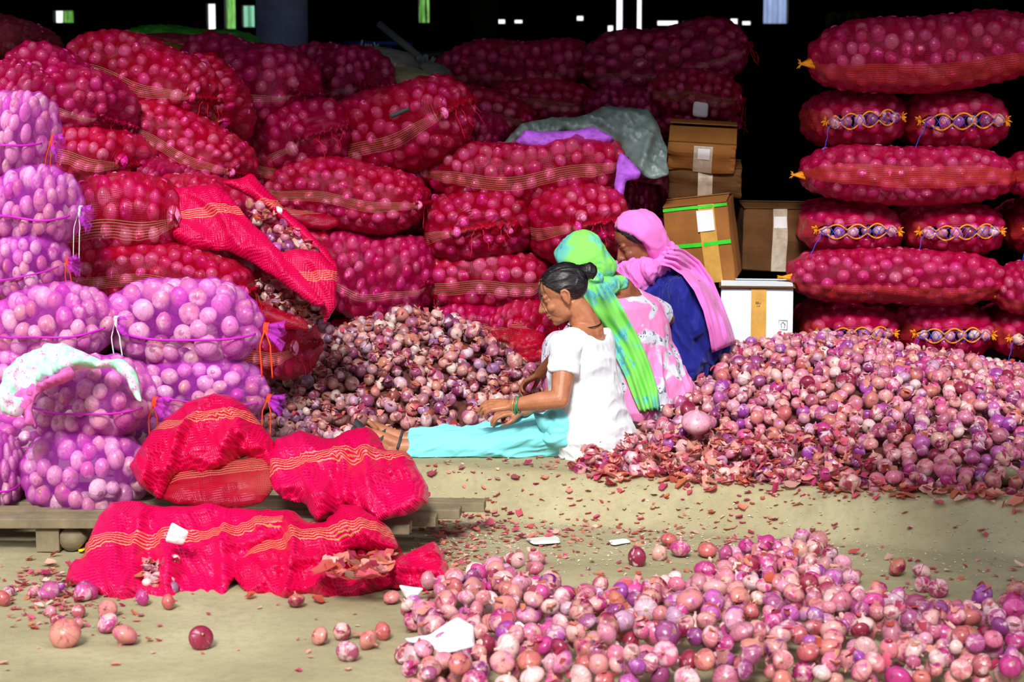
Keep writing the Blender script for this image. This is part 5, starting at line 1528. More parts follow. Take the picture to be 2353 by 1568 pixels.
M_EYE = plain('eye_white', srgb(230, 222, 214), .2, .05)
M_DARKLINE = plain('dark_lash', srgb(24, 16, 14), .6, .1)
M_LIP = plain('lips', srgb(150, 78, 66), .45, .1)

def add_head(B, c, H, s=1.0, ears=True):
    """c centre, H 3x3 frame (fwd,left,up)"""
    T = lambda p: Vector(c) + H @ (Vector(p) * s)
    R = H.to_3x3()
    E = lambda p, r: B.ell(T(p), tuple(x * s for x in r), R)
    E((-.016, 0, .034), (.092, .073, .080)); E((.018, 0, .045), (.064, .064, .058))
    E((.026, 0, -.028), (.054, .056, .078)); E((.010, 0, -.060), (.052, .050, .040))
    E((.066, 0, -.028), (.024, .019, .034)); E((.066, 0, -.055), (.018, .028, .022))
    E((.044, 0, -.080), (.034, .036, .026)); E((.062, 0, -.094), (.017, .020, .014))
    for y in (-1, 1):
        E((.052, y * .031, -.030), (.026, .023, .022))
        B.limb([T((.074, y * .012, .016)), T((.066, y * .042, .018))], [.011 * s, .010 * s])
        E((.064, y * .031, .0), (.014, .015, .012))
        E((.090, y * .012, -.036), (.010, .008, .008))
        if ears:
            B.ell(T((-.010, y * .074, -.008)), (.015 * s, .006 * s, .026 * s), R)
            B.limb([T((-.016, y * .080, .020)), T((-.026, y * .083, .006)), T((-.022, y * .082, -.016)), T((-.010, y * .078, -.036))], [.0055 * s] * 4)
            B.limb([T((-.016, y * .080, .020)), T((-.002, y * .079, .020)), T((.004, y * .075, .004))], [.0055 * s, .005 * s, .005 * s])
    B.limb([T((.080, 0, .010)), T((.094, 0, -.014)), T((.103, 0, -.032))], [.0085 * s, .0095 * s, .0120 * s])
    E((.082, 0, -.056), (.011, .023, .0075)); E((.079, 0, -.068), (.0115, .020, .0075))
    return T, R
def hand(B, wrist, d, pn, s=1.0, curl=.55, side=1, spread=.06, thumb_in=.5):
    """wrist, d pointing direction, pn palm-facing direction; side=+1 thumb on d x pn side"""
    d = Vector(d).normalized(); pn = Vector(pn); pn = (pn - d * pn.dot(d)).normalized(); t = d.cross(pn) * side
    w = Vector(wrist)
    kn = []
    for i, (o, l) in enumerate(((.028, .080), (.009, .086), (-.011, .082), (-.029, .072))):
        kn.append(w + d * l * s + t * o * s)
        B.limb([w + t * o * .55 * s + d * .012 * s, kn[-1]], [.0135 * s, .0105 * s], n=10)
    B.ell(w + d * .045 * s, (.04 * s, .034 * s, .0135 * s), Matrix((d, t, pn)).transposed())
    for i, (k, L) in enumerate(zip(kn, (.070, .078, .073, .058))):
        a = curl * (1 + .12 * i); p = k; r = .0086 * s; fan = t * ((1.5 - i) * spread)
        dirv = d + fan
        seg = (L * .45, L * .31, L * .27); pts = [p]; ang = 0
        for j, sg_ in enumerate(seg):
            ang += a * (.75 if j == 0 else 1)
            v = (dirv.normalized() * math.cos(ang) + pn * math.sin(ang)); p = p + v * sg_ * s; pts.append(p)
        B.limb(pts, [r * 1.08, r, r * .94, r * .80], n=10)
    b = w + d * .022 * s + t * .024 * s + pn * .006 * s
    v1 = (d * .65 + t * .7 + pn * .25).normalized(); v2 = (d * .9 + t * (.35 - thumb_in) + pn * .5).normalized()
    p1 = b + v1 * .040 * s; p2 = p1 + (v1 + v2).normalized() * .030 * s; p3 = p2 + v2 * .024 * s
    B.limb([w + d * .008 * s + t * .01 * s, p1, p2, p3], [.015 * s, .0115 * s, .0100 * s, .0080 * s], n=10)
def blob(c, r, R=None, n=5):
    bm = bmesh.new(); bmesh.ops.create_icosphere(bm, subdivisions=n, radius=1)
    v = np.array([tuple(q.co) for q in bm.verts]); bm.verts.index_update()
    f = np.array([[q.index for q in ff.verts] for ff in bm.faces]); bm.free()
    return v, f
def head_shell(c, H, s, ctr, rad, keep, name, n=5, inner=.55, soft=.010, extra=None):
    """ellipsoidal shell in head space; where keep(local)<0 it sinks into the skull so hair or cloth ends on a clean line"""
    v, f = blob(None, None, n=n)
    loc = v * np.array(rad) + np.array(ctr)
    if extra is not None: loc = extra(loc, v)
    k = smooth01(keep(loc) / soft + .5)
    core = np.array([-.004, 0, .0]) + (loc - np.array([-.004, 0, .0])) * inner
    loc = core + (loc - core) * k[:, None]
    Hm = np.array([[H[i][j] for j in range(3)] for i in range(3)])
    w = (loc * s) @ Hm.T + np.array(c)
    return mesh_np(name, w, f)
def on_surface(tree, px, py, off, Yd):
    d = ray(px, py).normalized(); hit = tree.ray_cast(_C, d)
    if hit[0] is not None: return hit[0] - d * off
    return P(px, py, Yd)
def ribbon(name, path, trees, Yd, off=.012, nw=17, fold=.008, nf=4, seed=0, thick=.006, step=9):
    """strip of cloth laid over bodies: path [(px,py,half width px, dirx, diry)] across vector"""
    pts = []
    for i in range(len(path) - 1):
        a, b = path[i], path[i + 1]; L = math.hypot(b[0] - a[0], b[1] - a[1]); k = max(2, int(L / step))
        for j in range(k):
            t = j / k; pts.append([a[q] + (b[q] - a[q]) * t for q in range(5)])
    pts.append(list(path[-1]))
    v = []; uvs = []
    for i, (x, y, w, dx, dy) in enumerate(pts):
        l = math.hypot(dx, dy)
        for j in range(nw):
            u = j / (nw - 1) * 2 - 1
            qx, qy = x + dx / l * w * u, y + dy / l * w * u
            best = None
            for tr in trees:
                d = ray(qx, qy).normalized(); h = tr.ray_cast(_C, d)
                if h[0] is not None and (best is None or h[3] < best[3]): best = h
            Y = best[0].y if best is not None else Yd(qx, qy)
            v.append([qx, qy, Y])
    n = len(pts); A = np.array(v).reshape(n, nw, 3)
    for _ in range(6):
        Y = A[..., 2].copy(); Y[1:-1] = np.minimum(Y[1:-1], (Y[:-2] + Y[2:] + 2 * Y[1:-1]) / 4 + .0); 
        Z = Y.copy(); Z[:, 1:-1] = (Y[:, :-2] + Y[:, 2:] + 2 * Y[:, 1:-1]) / 4; A[..., 2] = np.minimum(Z, Y + .004)
    V = []
    for i in range(n):
        for j in range(nw):
            u = j / (nw - 1); f = fold * (math.cos(u * nf * 2 * PI + i * .05 + 1.5 * noise.noise(Vector((i * .05, u * 2, seed)))) * .5 + .6 * noise.noise(Vector((i * .09, u * 9, seed + 3))))
            p = P(A[i, j, 0], A[i, j, 1], A[i, j, 2] - off - f - (.0 if 0 < j < nw - 1 else -.004)); V.append(p)
    m = len(V); back = [p + Vector((0, thick, 0)) for p in V]
    f = [tuple(q) for q in grid_faces(n, nw)]
    g = f + [tuple(i + m for i in reversed(q)) for q in f]
    bl = [i * nw for i in range(n)] ; br = [i * nw + nw - 1 for i in range(n)]; tp = list(range(nw)); bt = [(n - 1) * nw + j for j in range(nw)]
    for e in (bl, br, tp, bt):
        for a, b in zip(e, e[1:]): g.append((a, b, b + m, a + m))
    me = mesh_np(name, V + back, g)
    bm = bmesh.new(); bm.from_mesh(me); bmesh.ops.recalc_face_normals(bm, faces=bm.faces[:]); bm.to_mesh(me); bm.free()
    return me
def bvh(*mes):
    return [BVHTree.FromPolygons([tuple(v.co) for v in m.vertices], [tuple(p.vertices) for p in m.polygons]) for m in mes]
def add_part(par, name, me, mat, **kw):
    rel(me, par.location); return obj(name, me, mat, par, **kw)

# ---------- woman 1: white shirt, aqua trousers, hair in a bun
W1 = obj('person', None, None, None, 'seated woman in white shirt and aqua trousers, black hair in a bun, sorting onions', 'person')
W1.location = Vector((P(1350, 1050, .12).x, .12, .15))
f1 = Vector((-.88, .475, 0)).normalized(); l1 = Vector((0, 0, 1)).cross(f1)   # l1 = her left, towards the camera
up = Vector((0, 0, 1))
B = Body()
hc = P(1293, 676, .13); H1 = frame((-math.cos(R_(22)), .02, -math.sin(R_(22))))
T1, _ = add_head(B, hc, H1, 1.0)
nb = P(1352, 765, .15)
B.limb([T1((-.022, 0, -.045)), hc * .45 + nb * .55 + Vector((.012, 0, .01)), nb], [.050, .052, .064])
tor = [(1350, 772, .15, .130, .055), (1342, 800, .14, .160, .085), (1338, 850, .14, .150, .105), (1342, 910, .14, .160, .118), (1350, 960, .14, .175, .124), (1362, 1005, .14, .185, .125), (1368, 1040, .14, .15, .10)]
B.loft([(P(x, y, Y), l1, a, f1, b) for x, y, Y, a, b in tor])
ls = P(1300, 800, .0); rs = P(1372, 795, .28)
B.limb([nb, ls + Vector((.01, .01, .02))], [.055, .046]); B.limb([nb, rs], [.055, .044])
le, lw = P(1287, 918, -.09), P(1178, 932, -.05)
B.limb([ls, (ls + le) / 2 + Vector((0, -.006, 0)), le], [.048, .044, .036]); B.limb([le, (le * .6 + lw * .4) + Vector((0, 0, .002)), lw], [.037, .037, .0245])
hand(B, lw + Vector((-.010, 0, .0)), (-1, .12, -.02), (.05, .5, -.85), .93, curl=.48, side=-1, thumb_in=.5)
re_, rw = P(1262, 915, .36), P(1205, 945, .22)
B.limb([rs, (rs + re_) / 2, re_], [.046, .042, .035]); B.limb([re_, rw], [.034, .024])
hand(B, rw + Vector((-.010, 0, 0)), (-1, -.10, -.05), (.05, .3, -.9), .93, curl=.5, side=1, thumb_in=.5)
# legs stretched to the left
lh, lk, la = P(1335, 1010, .08), P(1115, 1028, .06), P(926, 1028, .05)
rh, rk, ra = P(1345, 1000, .26), P(1130, 1008, .25), P(930, 1012, .22)
for h_, k_, a_ in ((lh, lk, la), (rh, rk, ra)):
    B.limb([h_, (h_ + k_) / 2, k_], [.078, .064, .048]); B.limb([k_, k_ * .65 + a_ * .35, a_], [.046, .046, .032])
    heel = a_ + Vector((-.055, 0, -.012)); B.limb([a_, heel], [.033, .030])
    ball = heel + Vector((-.062, 0, .062)); B.limb([heel, ball], [.030, .026]); B.limb([a_, ball], [.030, .024])
    for i in range(5):
        q = ball + Vector((.004, (i - 2) * .015, .002)); B.limb([q, q + Vector((-.028, (i - 2) * .002, .030 - .004 * abs(i - 1)))], [.0105, .0078 if i else .0095], n=8)
me = B.build('body', .0034, 3)
# face creases: eye-lid slit, mouth line and smile line pressed in
a, n_ = mco(me); Hm = np.array([[H1[i][j] for j in range(3)] for i in range(3)]); L = (a - np.array(hc)) @ Hm
d = np.zeros(len(a))
d -= .0022 * np.exp(-((L[:, 2] + .0625) / .0022) ** 2) * (np.abs(L[:, 1]) < .026) * (L[:, 0] > .06)
for sy in (-1, 1):
    ex = np.exp(-((L[:, 2] + .004) / .0022) ** 2) * np.exp(-((L[:, 1] - sy * .031) / .014) ** 2); d -= .0018 * ex * (L[:, 0] > .05)
    q = np.abs((L[:, 1] * sy - .018) - (-.038 - L[:, 2]) * .45); d -= .0014 * np.exp(-(q / .003) ** 2) * ((L[:, 2] < -.030) & (L[:, 2] > -.070) & (L[:, 0] > .05))
setco(me, a + n_ * d[:, None])
add_part(W1, 'body', me, M_SKIN1)
# hair
def keep1(p):
    xm = np.interp(p[:, 2], [-.09, -.05, -.02, .005, .03, .065, .1], [-.070, -.050, -.030, .006, .028, .058, .10])
    return np.minimum(xm - p[:, 0], p[:, 2] + .078)
me = head_shell(hc, H1, 1.0, (-.016, 0, .034), (.096, .079, .086), keep1, 'hair', n=6)
wrinkle(me, .004, 40, tuple(H1 @ Vector((1, 0, .2))), 6, 2)
hr = add_part(W1, 'hair', me, M_HAIR)
Bb = Body(); bc = P(1350, 624, .13); Bb.ell(bc, (.037, .036, .035)); Bb.limb([T1((-.085, 0, .06)), bc], [.026, .022]); me = Bb.build('bun', .003, 3)
wrinkle(me, .006, 34, (0, .5, 1), 3, 7)
rel(me, W1.location); obj('bun', me, M_HAIR, hr)
mb = MB()
for st, mid, en in (((.075, -.0, .062), (.103, .052, .02), (.072, .066, -.085)), ((.07, .02, .07), (.098, .058, .03), (.082, .062, -.045)), ((.05, .04, .085), (.07, .07, .05), (.045, .085, .0)), ((.06, .03, .08), (.085, .06, .05), (.08, .066, .0))):
    p = [T1(st), T1(mid), T1(en)]; pts = [(p[0] * (1 - t) ** 2 + p[1] * 2 * t * (1 - t) + p[2] * t * t) for t in np.linspace(0, 1, 9)]
    mb.tube(pts, [.0022 - .0017 * t for t in np.linspace(0, 1, 9)], 5)
mb.v = [tuple(Vector(q) - W1.location) for q in mb.v]; obj('loose_strands', mb.mesh('loose_strands'), M_HAIR, hr, kind='stuff')
def face_bits(W, T, s=1.0, brow=True):
    for y in (-1, 1):
        mb = MB(); pts = [T((.0735, y * .021, -.003)), T((.0765, y * .030, -.0055)), T((.0695, y * .042, -.004))]
        mb.tube([q - W.location for q in pts], [.0006, .0012, .0006], 6); obj('eyelash', mb.mesh('eyelash'), M_DARKLINE, W)
        mb = MB(); pts = [T((.0835, y * .012, .020)), T((.0790, y * .028, .0265)), T((.066, y * .045, .023))]
        mb.tube([q - W.location for q in pts], [.0018, .0024, .001], 6); obj('eyebrow', mb.mesh('eyebrow'), M_DARKLINE, W)
    Bl = Body(); Bl.ell(T((.0835, 0, -.0562)), (.0105, .020, .0052), W['_R'] if False else None); Bl.ell(T((.0805, 0, -.0672)), (.0105, .018, .0056))
    Bl.bm.free()
face_bits(W1, T1)
for nm, c_, r_ in (('lips', (.0842, 0, -.0565), (.0102, .0185, .0056)), ('lips', (.0815, 0, -.0670), (.0102, .0165, .0056))):
    v, f = blob(0, 0, n=3); w = np.array([tuple(T1((c_[0] + q[0] * r_[0], q[1] * r_[1], c_[2] + q[2] * r_[2])) - W1.location) for q in v])
    obj('lip', mesh_np('lip', w, f), M_LIP, W1)
# shirt
B = Body()
shirt = [(1352, 764, .15, .150, .066), (1345, 785, .145, .178, .092), (1341, 820, .14, .176, .112), (1340, 860, .14, .172, .122), (1345, 910, .14, .182, .134), (1352, 955, .14, .196, .142), (1366, 1000, .13, .212, .146), (1374, 1036, .13, .205, .135), (1372, 1052, .13, .19, .118)]
B.loft([(P(x, y, Y), l1, a_, f1, b_) for x, y, Y, a_, b_ in shirt])
B.limb([nb + Vector((0, 0, -.012)), ls + Vector((.006, .006, .012))], [.060, .058]); B.limb([nb + Vector((0, 0, -.012)), rs], [.060, .055])
se = ls.lerp(le, .50); B.limb([ls + Vector((0, 0, .004)), ls.lerp(le, .25) + Vector((0, -.004, 0)), se], [.060, .060, .058], caps=(True, False))
se2 = rs.lerp(re_, .5); B.limb([rs, se2], [.056, .056], caps=(True, False))
me = B.build('shirt', .005, 3)
nbn = np.array(P(1349, 752, .135)); pn_ = np.array(Vector((-.42, 0, 1)).normalized())
def neck_fn(p):
    q = p - nbn; d = np.sqrt((q[:, 0] / .118) ** 2 + (q[:, 1] / .098) ** 2 + (q[:, 2] / .062) ** 2)
    return -.034 * smooth01((1.0 - d) / .07 + .5)
wr = lambda p: np.clip((.78 - p[:, 2]) / .25, .15, 1)
wrinkle(me, .010, 9, (1, .4, .1), 4.5, 4, wr, 1.0); wrinkle(me, .0028, 26, (1, .2, -.3), 4, 9, wr, 1.0)
push(me, neck_fn)
sh1 = add_part(W1, 'shirt', me, M_WHITE)
# trousers
B = Body()
B.limb([lh + Vector((.02, 0, .0)), lh.lerp(lk, .5) + Vector((0, 0, .012)), lk + Vector((0, 0, .004))], [.094, .080, .062])
B.limb([lk, lk.lerp(la, .6), la + Vector((.022, 0, 0))], [.062, .050, .046], caps=(True, False))
B.limb([rh, rh.lerp(rk, .5) + Vector((0, 0, .012)), rk], [.090, .078, .060]); B.limb([rk, ra + Vector((.025, 0, 0))], [.058, .044], caps=(True, False))
B.limb([P(1290, 985, .02), P(1310, 1000, .2)], [.080, .08])
me = B.build('trousers', .005, 3)
wrinkle(me, .018, 11, (1, 0, -.12), 4.5, 14); wrinkle(me, .007, 26, (1, 0, .3), 3.5, 15)
a, n_ = mco(me); a[:, 2] = np.maximum(a[:, 2], .153); setco(me, a)
add_part(W1, 'trousers', me, M_AQUA)
sh = sheet_obj('knotted_cloth', [(1225, 948), (1262, 958), (1300, 985), (1325, 1010), (1300, 1020), (1262, 1010), (1238, 985)], lambda x, y: .0, M_AQUA, None, None, None, bulge=.035, folds=[(.8, 26, .03, 1.2)], fade=16, seed=80)
lw_ = sh.location.copy(); sh.name = 'waist_knot'; sh.parent = W1; sh.location = lw_ - W1.location
# bangles, necklace cord, sandal
def ring(W, nm, c, ax, r, th, mat, sq=1.0):
    ax = Vector(ax).normalized(); a = ax.orthogonal().normalized(); b = ax.cross(a); mb = MB()
    mb.tube([Vector(c) - W.location + (a * math.cos(w) + b * math.sin(w) * sq) * r for w in np.linspace(0, 2 * PI, 33)[:-1]], th, 8, closed=True); return obj(nm, mb.mesh(nm), mat, W)
M_BANG = plain('green_glass_bangle', srgb(30, 150, 96), .2, .1, spec=.8); M_GOLD = plain('pale_gold', srgb(210, 190, 120), .3, .1, metal=.6)
wd = (lw - le).normalized(); bc_ = lw - wd * .018
ring(W1, 'green_bangle', bc_ + Vector((0, 0, -.004)), (wd + Vector((.0, .0, .30))), .0345, .0030, M_BANG)
ring(W1, 'green_bangle', bc_ - wd * .008, (wd + Vector((.0, .1, .12))), .0335, .0030, M_BANG)
ring(W1, 'gold_bangle', bc_ + wd * .008, (wd + Vector((.0, .1, .2))), .0335, .0022, M_GOLD)
ring(W1, 'neck_cord', T1((-.022, 0, -.045)).lerp(nb, .66) + Vector((.002, 0, 0)), (nb - T1((-.022, 0, -.045))).normalized() + Vector((-.45, 0, .1)), .0700, .0022, M_DARKLINE)
M_SANDAL = plain('dark_sandal', srgb(56, 62, 66), .6)
for a_, nm in ((la, 1), (ra, 2)):
    heel = a_ + Vector((-.055, 0, -.012)); ball = heel + Vector((-.062, 0, .062))
    mb = MB(); v = []; ax = (ball - heel).normalized(); n3 = Vector((-ax.z, 0, ax.x)); n3 = -n3 if n3.x > 0 else n3
    out = [(-.035, .026), (-.038, 0), (.0, .033), (.05, .034), (.10, .043), (.14, .040), (.165, .02)]
    ring_ = [(-.040, 0), (-.034, .024), (0, .034), (.05, .033), (.10, .043), (.14, .040), (.165, .018), (.165, -.018), (.14, -.040), (.10, -.043), (.05, -.033), (0, -.034), (-.034, -.024)]
    for k in (0, 1):
        for (u, w) in ring_: v.append(heel + ax * u + Vector((0, 1, 0)) * w + n3 * (.030 + .014 * k) - W1.location)
    m = len(ring_); fs = [tuple(range(m)), tuple(range(2 * m - 1, m - 1, -1))] + [(i, i + m, (i + 1) % m + m, (i + 1) % m) for i in range(m)]
    mb.add(v, fs); sn = obj('sandal', mb.mesh('sandal', False), M_SANDAL, W1)
    mb = MB(); c0 = heel + ax * .055
    mb.tube([c0 + Vector((0, .036 * math.cos(w), 0)) + n3 * (.030 - .062 * math.sin(w)) - W1.location for w in np.linspace(0, PI, 15)], .0065, 8); obj('strap', mb.mesh('strap'), M_SANDAL, sn)
    mb = MB(); mb.tube([a_ + Vector((-.02 + .012 * math.sin(w), .036 * math.cos(w), .0)) + Vector((0, 0, 1)) * .037 * math.sin(w) - W1.location for w in np.linspace(0, PI, 15)], .0055, 8); obj('strap', mb.mesh('strap'), M_SANDAL, sn)

# ---------- woman 2: green veil, pink floral dress, back to us
W2 = obj('person', None, None, None, 'woman in pink floral dress and green veil sitting with her back turned', 'person')
W2.location = Vector((P(1490, 940, .7).x, .7, .15))
f2 = Vector((-.80, .60, 0)); l2 = Vector((0, 0, 1)).cross(f2)
B = Body(); hc2 = P(1334, 606, .62); H2 = frame((-.86, .25, -.50))
T2, _ = add_head(B, hc2, H2, 1.0)
nb2 = P(1425, 672, .66)
B.limb([T2((-.02, 0, -.04)), T2((-.02, 0, -.04)).lerp(nb2, .6) + Vector((.0, 0, .01)), nb2], [.052, .054, .068])
t2_ = [(1428, 672, .66, .12, .055), (1440, 710, .67, .165, .09), (1450, 780, .70, .165, .12), (1468, 850, .70, .18, .13), (1482, 910, .70, .20, .14), (1488, 950, .70, .18, .12)]
B.loft([(P(x, y, Y), l2, a, f2, b) for x, y, Y, a, b in t2_])
ls2, rs2 = P(1368, 720, .53), P(1494, 712, .80)
B.limb([nb2, ls2], [.055, .048]); B.limb([nb2, rs2], [.055, .048])
e2, w2 = P(1541, 738, .93), P(1460, 768, 1.15)
B.limb([rs2, e2], [.048, .037]); B.limb([e2, w2], [.037, .026]); hand(B, w2, (-.8, .3, -.5), (-.3, 0, -1), .92, .5, side=1)
el2, wl2 = P(1300, 800, .62), P(1240, 860, .75)
B.limb([ls2, el2], [.046, .036]); B.limb([el2, wl2], [.035, .025]); hand(B, wl2, (-.8, .3, -.5), (-.3, 0, -1), .92, .5, side=-1)
for s_, hx in ((-1, P(1440, 930, .62)), (1, P(1500, 930, .92))):
    kn = P(1290 if s_ < 0 else 1360, 800, .78 if s_ < 0 else 1.10); an = P(1300 if s_ < 0 else 1370, 940, .80 if s_ < 0 else 1.1); an.z = .22
    B.limb([hx, kn], [.085, .056]); B.limb([kn, an], [.052, .034]); B.limb([an, an + Vector((-.13, .04, -.03))], [.034, .024])
add_part(W2, 'body', B.build('body', .005, 3), M_SKIN2)
B = Body()
d2 = [(1432, 680, .66, .14, .070), (1440, 702, .67, .188, .108), (1450, 740, .69, .188, .128), (1456, 790, .70, .190, .140), (1470, 845, .70, .205, .150), (1486, 895, .70, .235, .165), (1492, 930, .69, .25, .17), (1492, 950, .69, .23, .15)]
B.loft([(P(x, y, Y), l2, a, f2, b) for x, y, Y, a, b in d2])
B.limb([nb2 + Vector((0, 0, -.012)), ls2], [.058, .060]); B.limb([nb2 + Vector((0, 0, -.012)), rs2], [.058, .060])
B.limb([rs2, rs2.lerp(e2, .52)], [.062, .062], caps=(True, False)); B.limb([ls2, ls2.lerp(el2, .8)], [.060, .055], caps=(True, False))
for s_, hx in ((-1, P(1440, 930, .62)), (1, P(1500, 930, .92))):
    kn = P(1290 if s_ < 0 else 1360, 800, .78 if s_ < 0 else 1.10); B.limb([hx, kn], [.11, .075]); B.limb([kn, kn + Vector((.02, .0, -.24))], [.072, .09])
me = B.build('dress', .0055, 3)
m2 = lambda p: np.clip((.68 - p[:, 2]) / .25, .12, 1)
wrinkle(me, .022, 10, (.25, 0, 1), 4, 24, m2, 1.0); wrinkle(me, .005, 24, (.3, 0, 1), 4, 25, m2, 1.0)
nb2n = np.array(P(1415, 655, .62)); push(me, lambda p: -.034 * smooth01((1 - np.sqrt((((p - nb2n) / np.array([.085, .105, .058])) ** 2).sum(1))) / .08 + .5))
a, _ = mco(me); a[:, 2] = np.maximum(a[:, 2], .16); setco(me, a)
dress_w = me.copy(); dr2 = add_part(W2, 'dress', me, M_FLORAL)
def ex2(loc, v): # gathered to the nape
    k = smooth01((-.0 - loc[:, 2]) / .1) * smooth01((.05 - loc[:, 0]) / .1)
    loc = loc.copy(); loc[:, 0] -= .035 * k; loc[:, 1] *= 1 - .22 * k; return loc
me = head_shell(hc2, H2, 1.0, (-.016, 0, .005), (.112, .096, .128), lambda p: np.interp(p[:, 2], [-.12, -.05, .05, .1, .13], [.02, .05, .07, .09, .13]) - p[:, 0], 'veil', extra=ex2)
wrinkle(me, .012, 11, tuple(H2 @ Vector((-.6, .3, -.6))), 4.0, 33); wrinkle(me, .004, 34, tuple(H2 @ Vector((-.6, .3, -.6))), 4.0, 34)
veil_w = me.copy(); ve = add_part(W2, 'veil', me, M_GREENV)
B = Body(); B.limb([P(1320, 640, .52), P(1360, 652, .53), P(1400, 655, .56), P(1428, 650, .60)], [.035, .045, .040, .022]); B.limb([P(1360, 640, .5), P(1375, 690, .50)], [.045, .040])
me = B.build('veil_wrap', .004, 3); wrinkle(me, .016, 22, (1, 0, -.5), 5, 36); wrap_w = me.copy(); rel(me, W2.location); obj('neck_wrap', me, M_GREENV, ve)
tr = bvh(dress_w, wrap_w)
me = ribbon('veil_tail', [(1362, 655, 34, 1, -.2), (1382, 700, 40, 1, -.35), (1410, 745, 36, 1, -.5), (1440, 795, 34, 1, -.5), (1465, 850, 32, 1, -.45), (1482, 900, 30, 1, -.3), (1494, 945, 24, 1, -.1)], tr, lambda x, y: .50, .026, fold=.030, nf=3, seed=4)
rel(me, W2.location); obj('veil_tail', me, M_GREENV, ve)

# ---------- woman 3: pink veil, royal blue dress, squatting
W3 = obj('person', None, None, None, 'squatting woman in royal blue dress with pink veil over her head, looking down', 'person')
W3.location = Vector((P(1590, 820, 1.25).x, 1.25, .3))
f3 = Vector((-.97, .22, 0)).normalized(); l3 = Vector((0, 0, 1)).cross(f3)
B = Body(); hc3 = P(1463, 556, 1.10); H3 = frame((-.86, -.10, -.46))
T3, _ = add_head(B, hc3, H3, 1.0, ears=False)
nb3 = P(1530, 618, 1.22)
B.limb([T3((-.02, 0, -.04)), nb3], [.052, .064])
B.loft([(P(x, y, 1.24), l3, a, f3, b) for x, y, a, b in [(1535, 612, .12, .06), (1545, 640, .17, .10), (1570, 700, .16, .12), (1600, 770, .18, .13), (1615, 830, .18, .12)]])
ls3, rs3 = P(1520, 638, 1.06), P(1545, 632, 1.42)
B.limb([nb3, ls3], [.055, .05]); B.limb([nb3, rs3], [.055, .05])
e3, w3 = P(1488, 730, 1.02), P(1440, 790, 1.20)
B.limb([ls3, e3], [.048, .038]); B.limb([e3, w3], [.037, .025]); hand(B, w3, (-.7, .3, -.6), (-.2, 0, -1), .92, .5, side=-1)
e4, w4 = P(1500, 730, 1.5), P(1440, 790, 1.40); B.limb([rs3, e4], [.046, .036]); B.limb([e4, w4], [.035, .025]); hand(B, w4, (-.7, .1, -.6), (-.2, 0, -1), .92, .5, side=1)
for hx, kn in ((P(1610, 805, 1.10), P(1560, 672, .99)), (P(1620, 805, 1.38), P(1530, 680, 1.45))):
    an = kn + Vector((.05, .02, -.36)); B.limb([hx, kn], [.085, .056]); B.limb([kn, an], [.052, .034]); B.limb([an, an + Vector((-.13, 0, -.03))], [.034, .026])
me = B.build('body', .0038, 3)
a, n_ = mco(me); Hm = np.array([[H3[i][j] for j in range(3)] for i in range(3)]); L = (a - np.array(hc3)) @ Hm; d = np.zeros(len(a))
d -= .0025 * np.exp(-((L[:, 2] + .0625) / .0026) ** 2) * (np.abs(L[:, 1]) < .026) * (L[:, 0] > .06)
for sy in (-1, 1):
    d -= .002 * np.exp(-((L[:, 2] + .004) / .0026) ** 2) * np.exp(-((L[:, 1] - sy * .031) / .014) ** 2) * (L[:, 0] > .05)
    q = np.abs((L[:, 1] * sy - .018) - (-.038 - L[:, 2]) * .45); d -= .0022 * np.exp(-(q / .003) ** 2) * ((L[:, 2] < -.030) & (L[:, 2] > -.070) & (L[:, 0] > .05))
setco(me, a + n_ * d[:, None]); add_part(W3, 'body', me, M_SKIN2); face_bits(W3, T3)
me = head_shell(hc3, H3, 1.0, (-.016, 0, .036), (.096, .079, .086), lambda p: np.minimum(np.interp(p[:, 2], [-.09, -.05, -.02, .01, .04, .075, .11], [-.06, -.04, -.01, .022, .040, .060, .10]) - p[:, 0], p[:, 2] + .07), 'hair')
add_part(W3, 'hair', me, M_HAIR)
B = Body()
B.loft([(P(x, y, 1.24), l3, a, f3, b) for x, y, a, b in [(1535, 618, .13, .07), (1545, 645, .185, .115), (1568, 700, .175, .14), (1596, 765, .20, .155), (1612, 815, .21, .15), (1614, 850, .20, .14)]])
B.limb([nb3 + Vector((0, 0, -.01)), ls3], [.062, .066]); B.limb([nb3 + Vector((0, 0, -.01)), rs3], [.062, .062])
B.limb([ls3, e3], [.074, .066]); B.limb([e3, e3.lerp(w3, .7)], [.060, .045], caps=(True, False))
for hx, kn in ((P(1608, 790, 1.06), P(1566, 682, .97)), (P(1620, 805, 1.38), P(1530, 690, 1.45))):
    B.limb([hx, hx.lerp(kn, .5) + Vector((.0, -.02, 0)), kn], [.13, .122, .098]); B.limb([kn, kn + Vector((-.005, .02, -.30))], [.082, .12])
me = B.build('dress', .0055, 3)
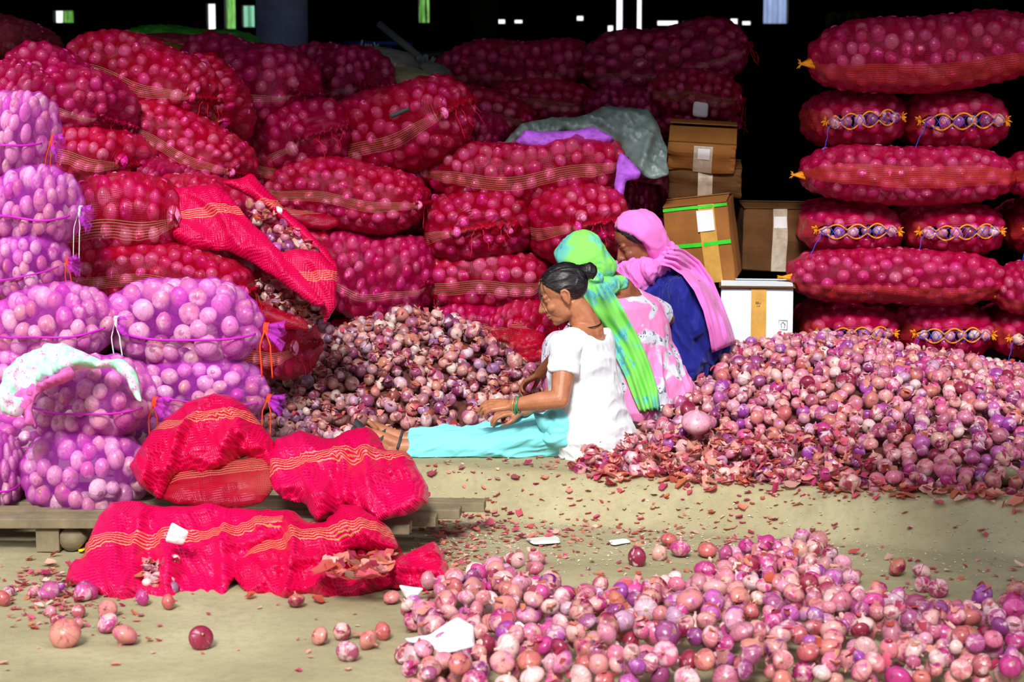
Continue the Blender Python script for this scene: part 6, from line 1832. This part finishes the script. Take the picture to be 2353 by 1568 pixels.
wrinkle(me, .026, 10, (.15, 0, 1), 3.6, 44); wrinkle(me, .010, 24, (-.3, 0, 1), 3.2, 45)
dr3w = me.copy(); add_part(W3, 'dress', me, M_BLUE_D)
def ex3(loc, v):
    k = smooth01((.0 - loc[:, 2]) / .12); loc = loc.copy(); loc[:, 0] -= .025 * k; return loc
me = head_shell(hc3, H3, 1.0, (-.020, 0, .012), (.114, .098, .124), lambda p: np.interp(p[:, 2], [-.14, -.10, -.05, .0, .04, .07, .10, .13, .15], [-.02, -.02, -.022, -.012, .008, .030, .058, .085, .14]) - p[:, 0], 'veil', extra=ex3, n=5)
wrinkle(me, .013, 13, tuple(H3 @ Vector((-.3, .3, -.9))), 4.0, 53); wrinkle(me, .003, 34, tuple(H3 @ Vector((-.3, .3, -.9))), 4.0, 54)
hood_w = me.copy(); ve = add_part(W3, 'veil', me, M_PINKV)
B = Body(); B.limb([P(1545, 585, 1.10), P(1530, 612, 1.06), P(1502, 625, 1.03), P(1478, 640, 1.02)], [.045, .052, .050, .045]); B.limb([P(1490, 622, 1.0), P(1450, 628, 1.04), P(1412, 622, 1.12)], [.050, .045, .030])
B.limb([P(1460, 625, 1.03), P(1450, 670, 1.03)], [.06, .065]); B.limb([P(1490, 635, 1.04), P(1475, 690, 1.05)], [.045, .035]); B.limb([P(1478, 620, 1.1), P(1460, 660, 1.2)], [.06, .08])
me = B.build('neck_wrap', .005, 3); wrinkle(me, .024, 17, (.55, 0, -.8), 5, 56); wrinkle(me, .008, 40, (.55, 0, -.8), 5, 57); wr_w = me.copy(); rel(me, W3.location); obj('neck_wrap', me, M_PINKV, ve)
tr = bvh(dr3w, wr_w)
me = ribbon('veil_tail', [(1528, 588, 24, .6, -1), (1556, 594, 26, .8, -1), (1588, 616, 26, 1, -.8), (1616, 655, 25, 1, -.6), (1638, 705, 24, 1, -.45), (1654, 755, 27, 1, -.35), (1664, 800, 30, 1, -.4)], tr, lambda x, y: 1.2, .052, fold=.026, nf=4, seed=9)
rel(me, W3.location); obj('veil_tail', me, M_PINKV, ve)
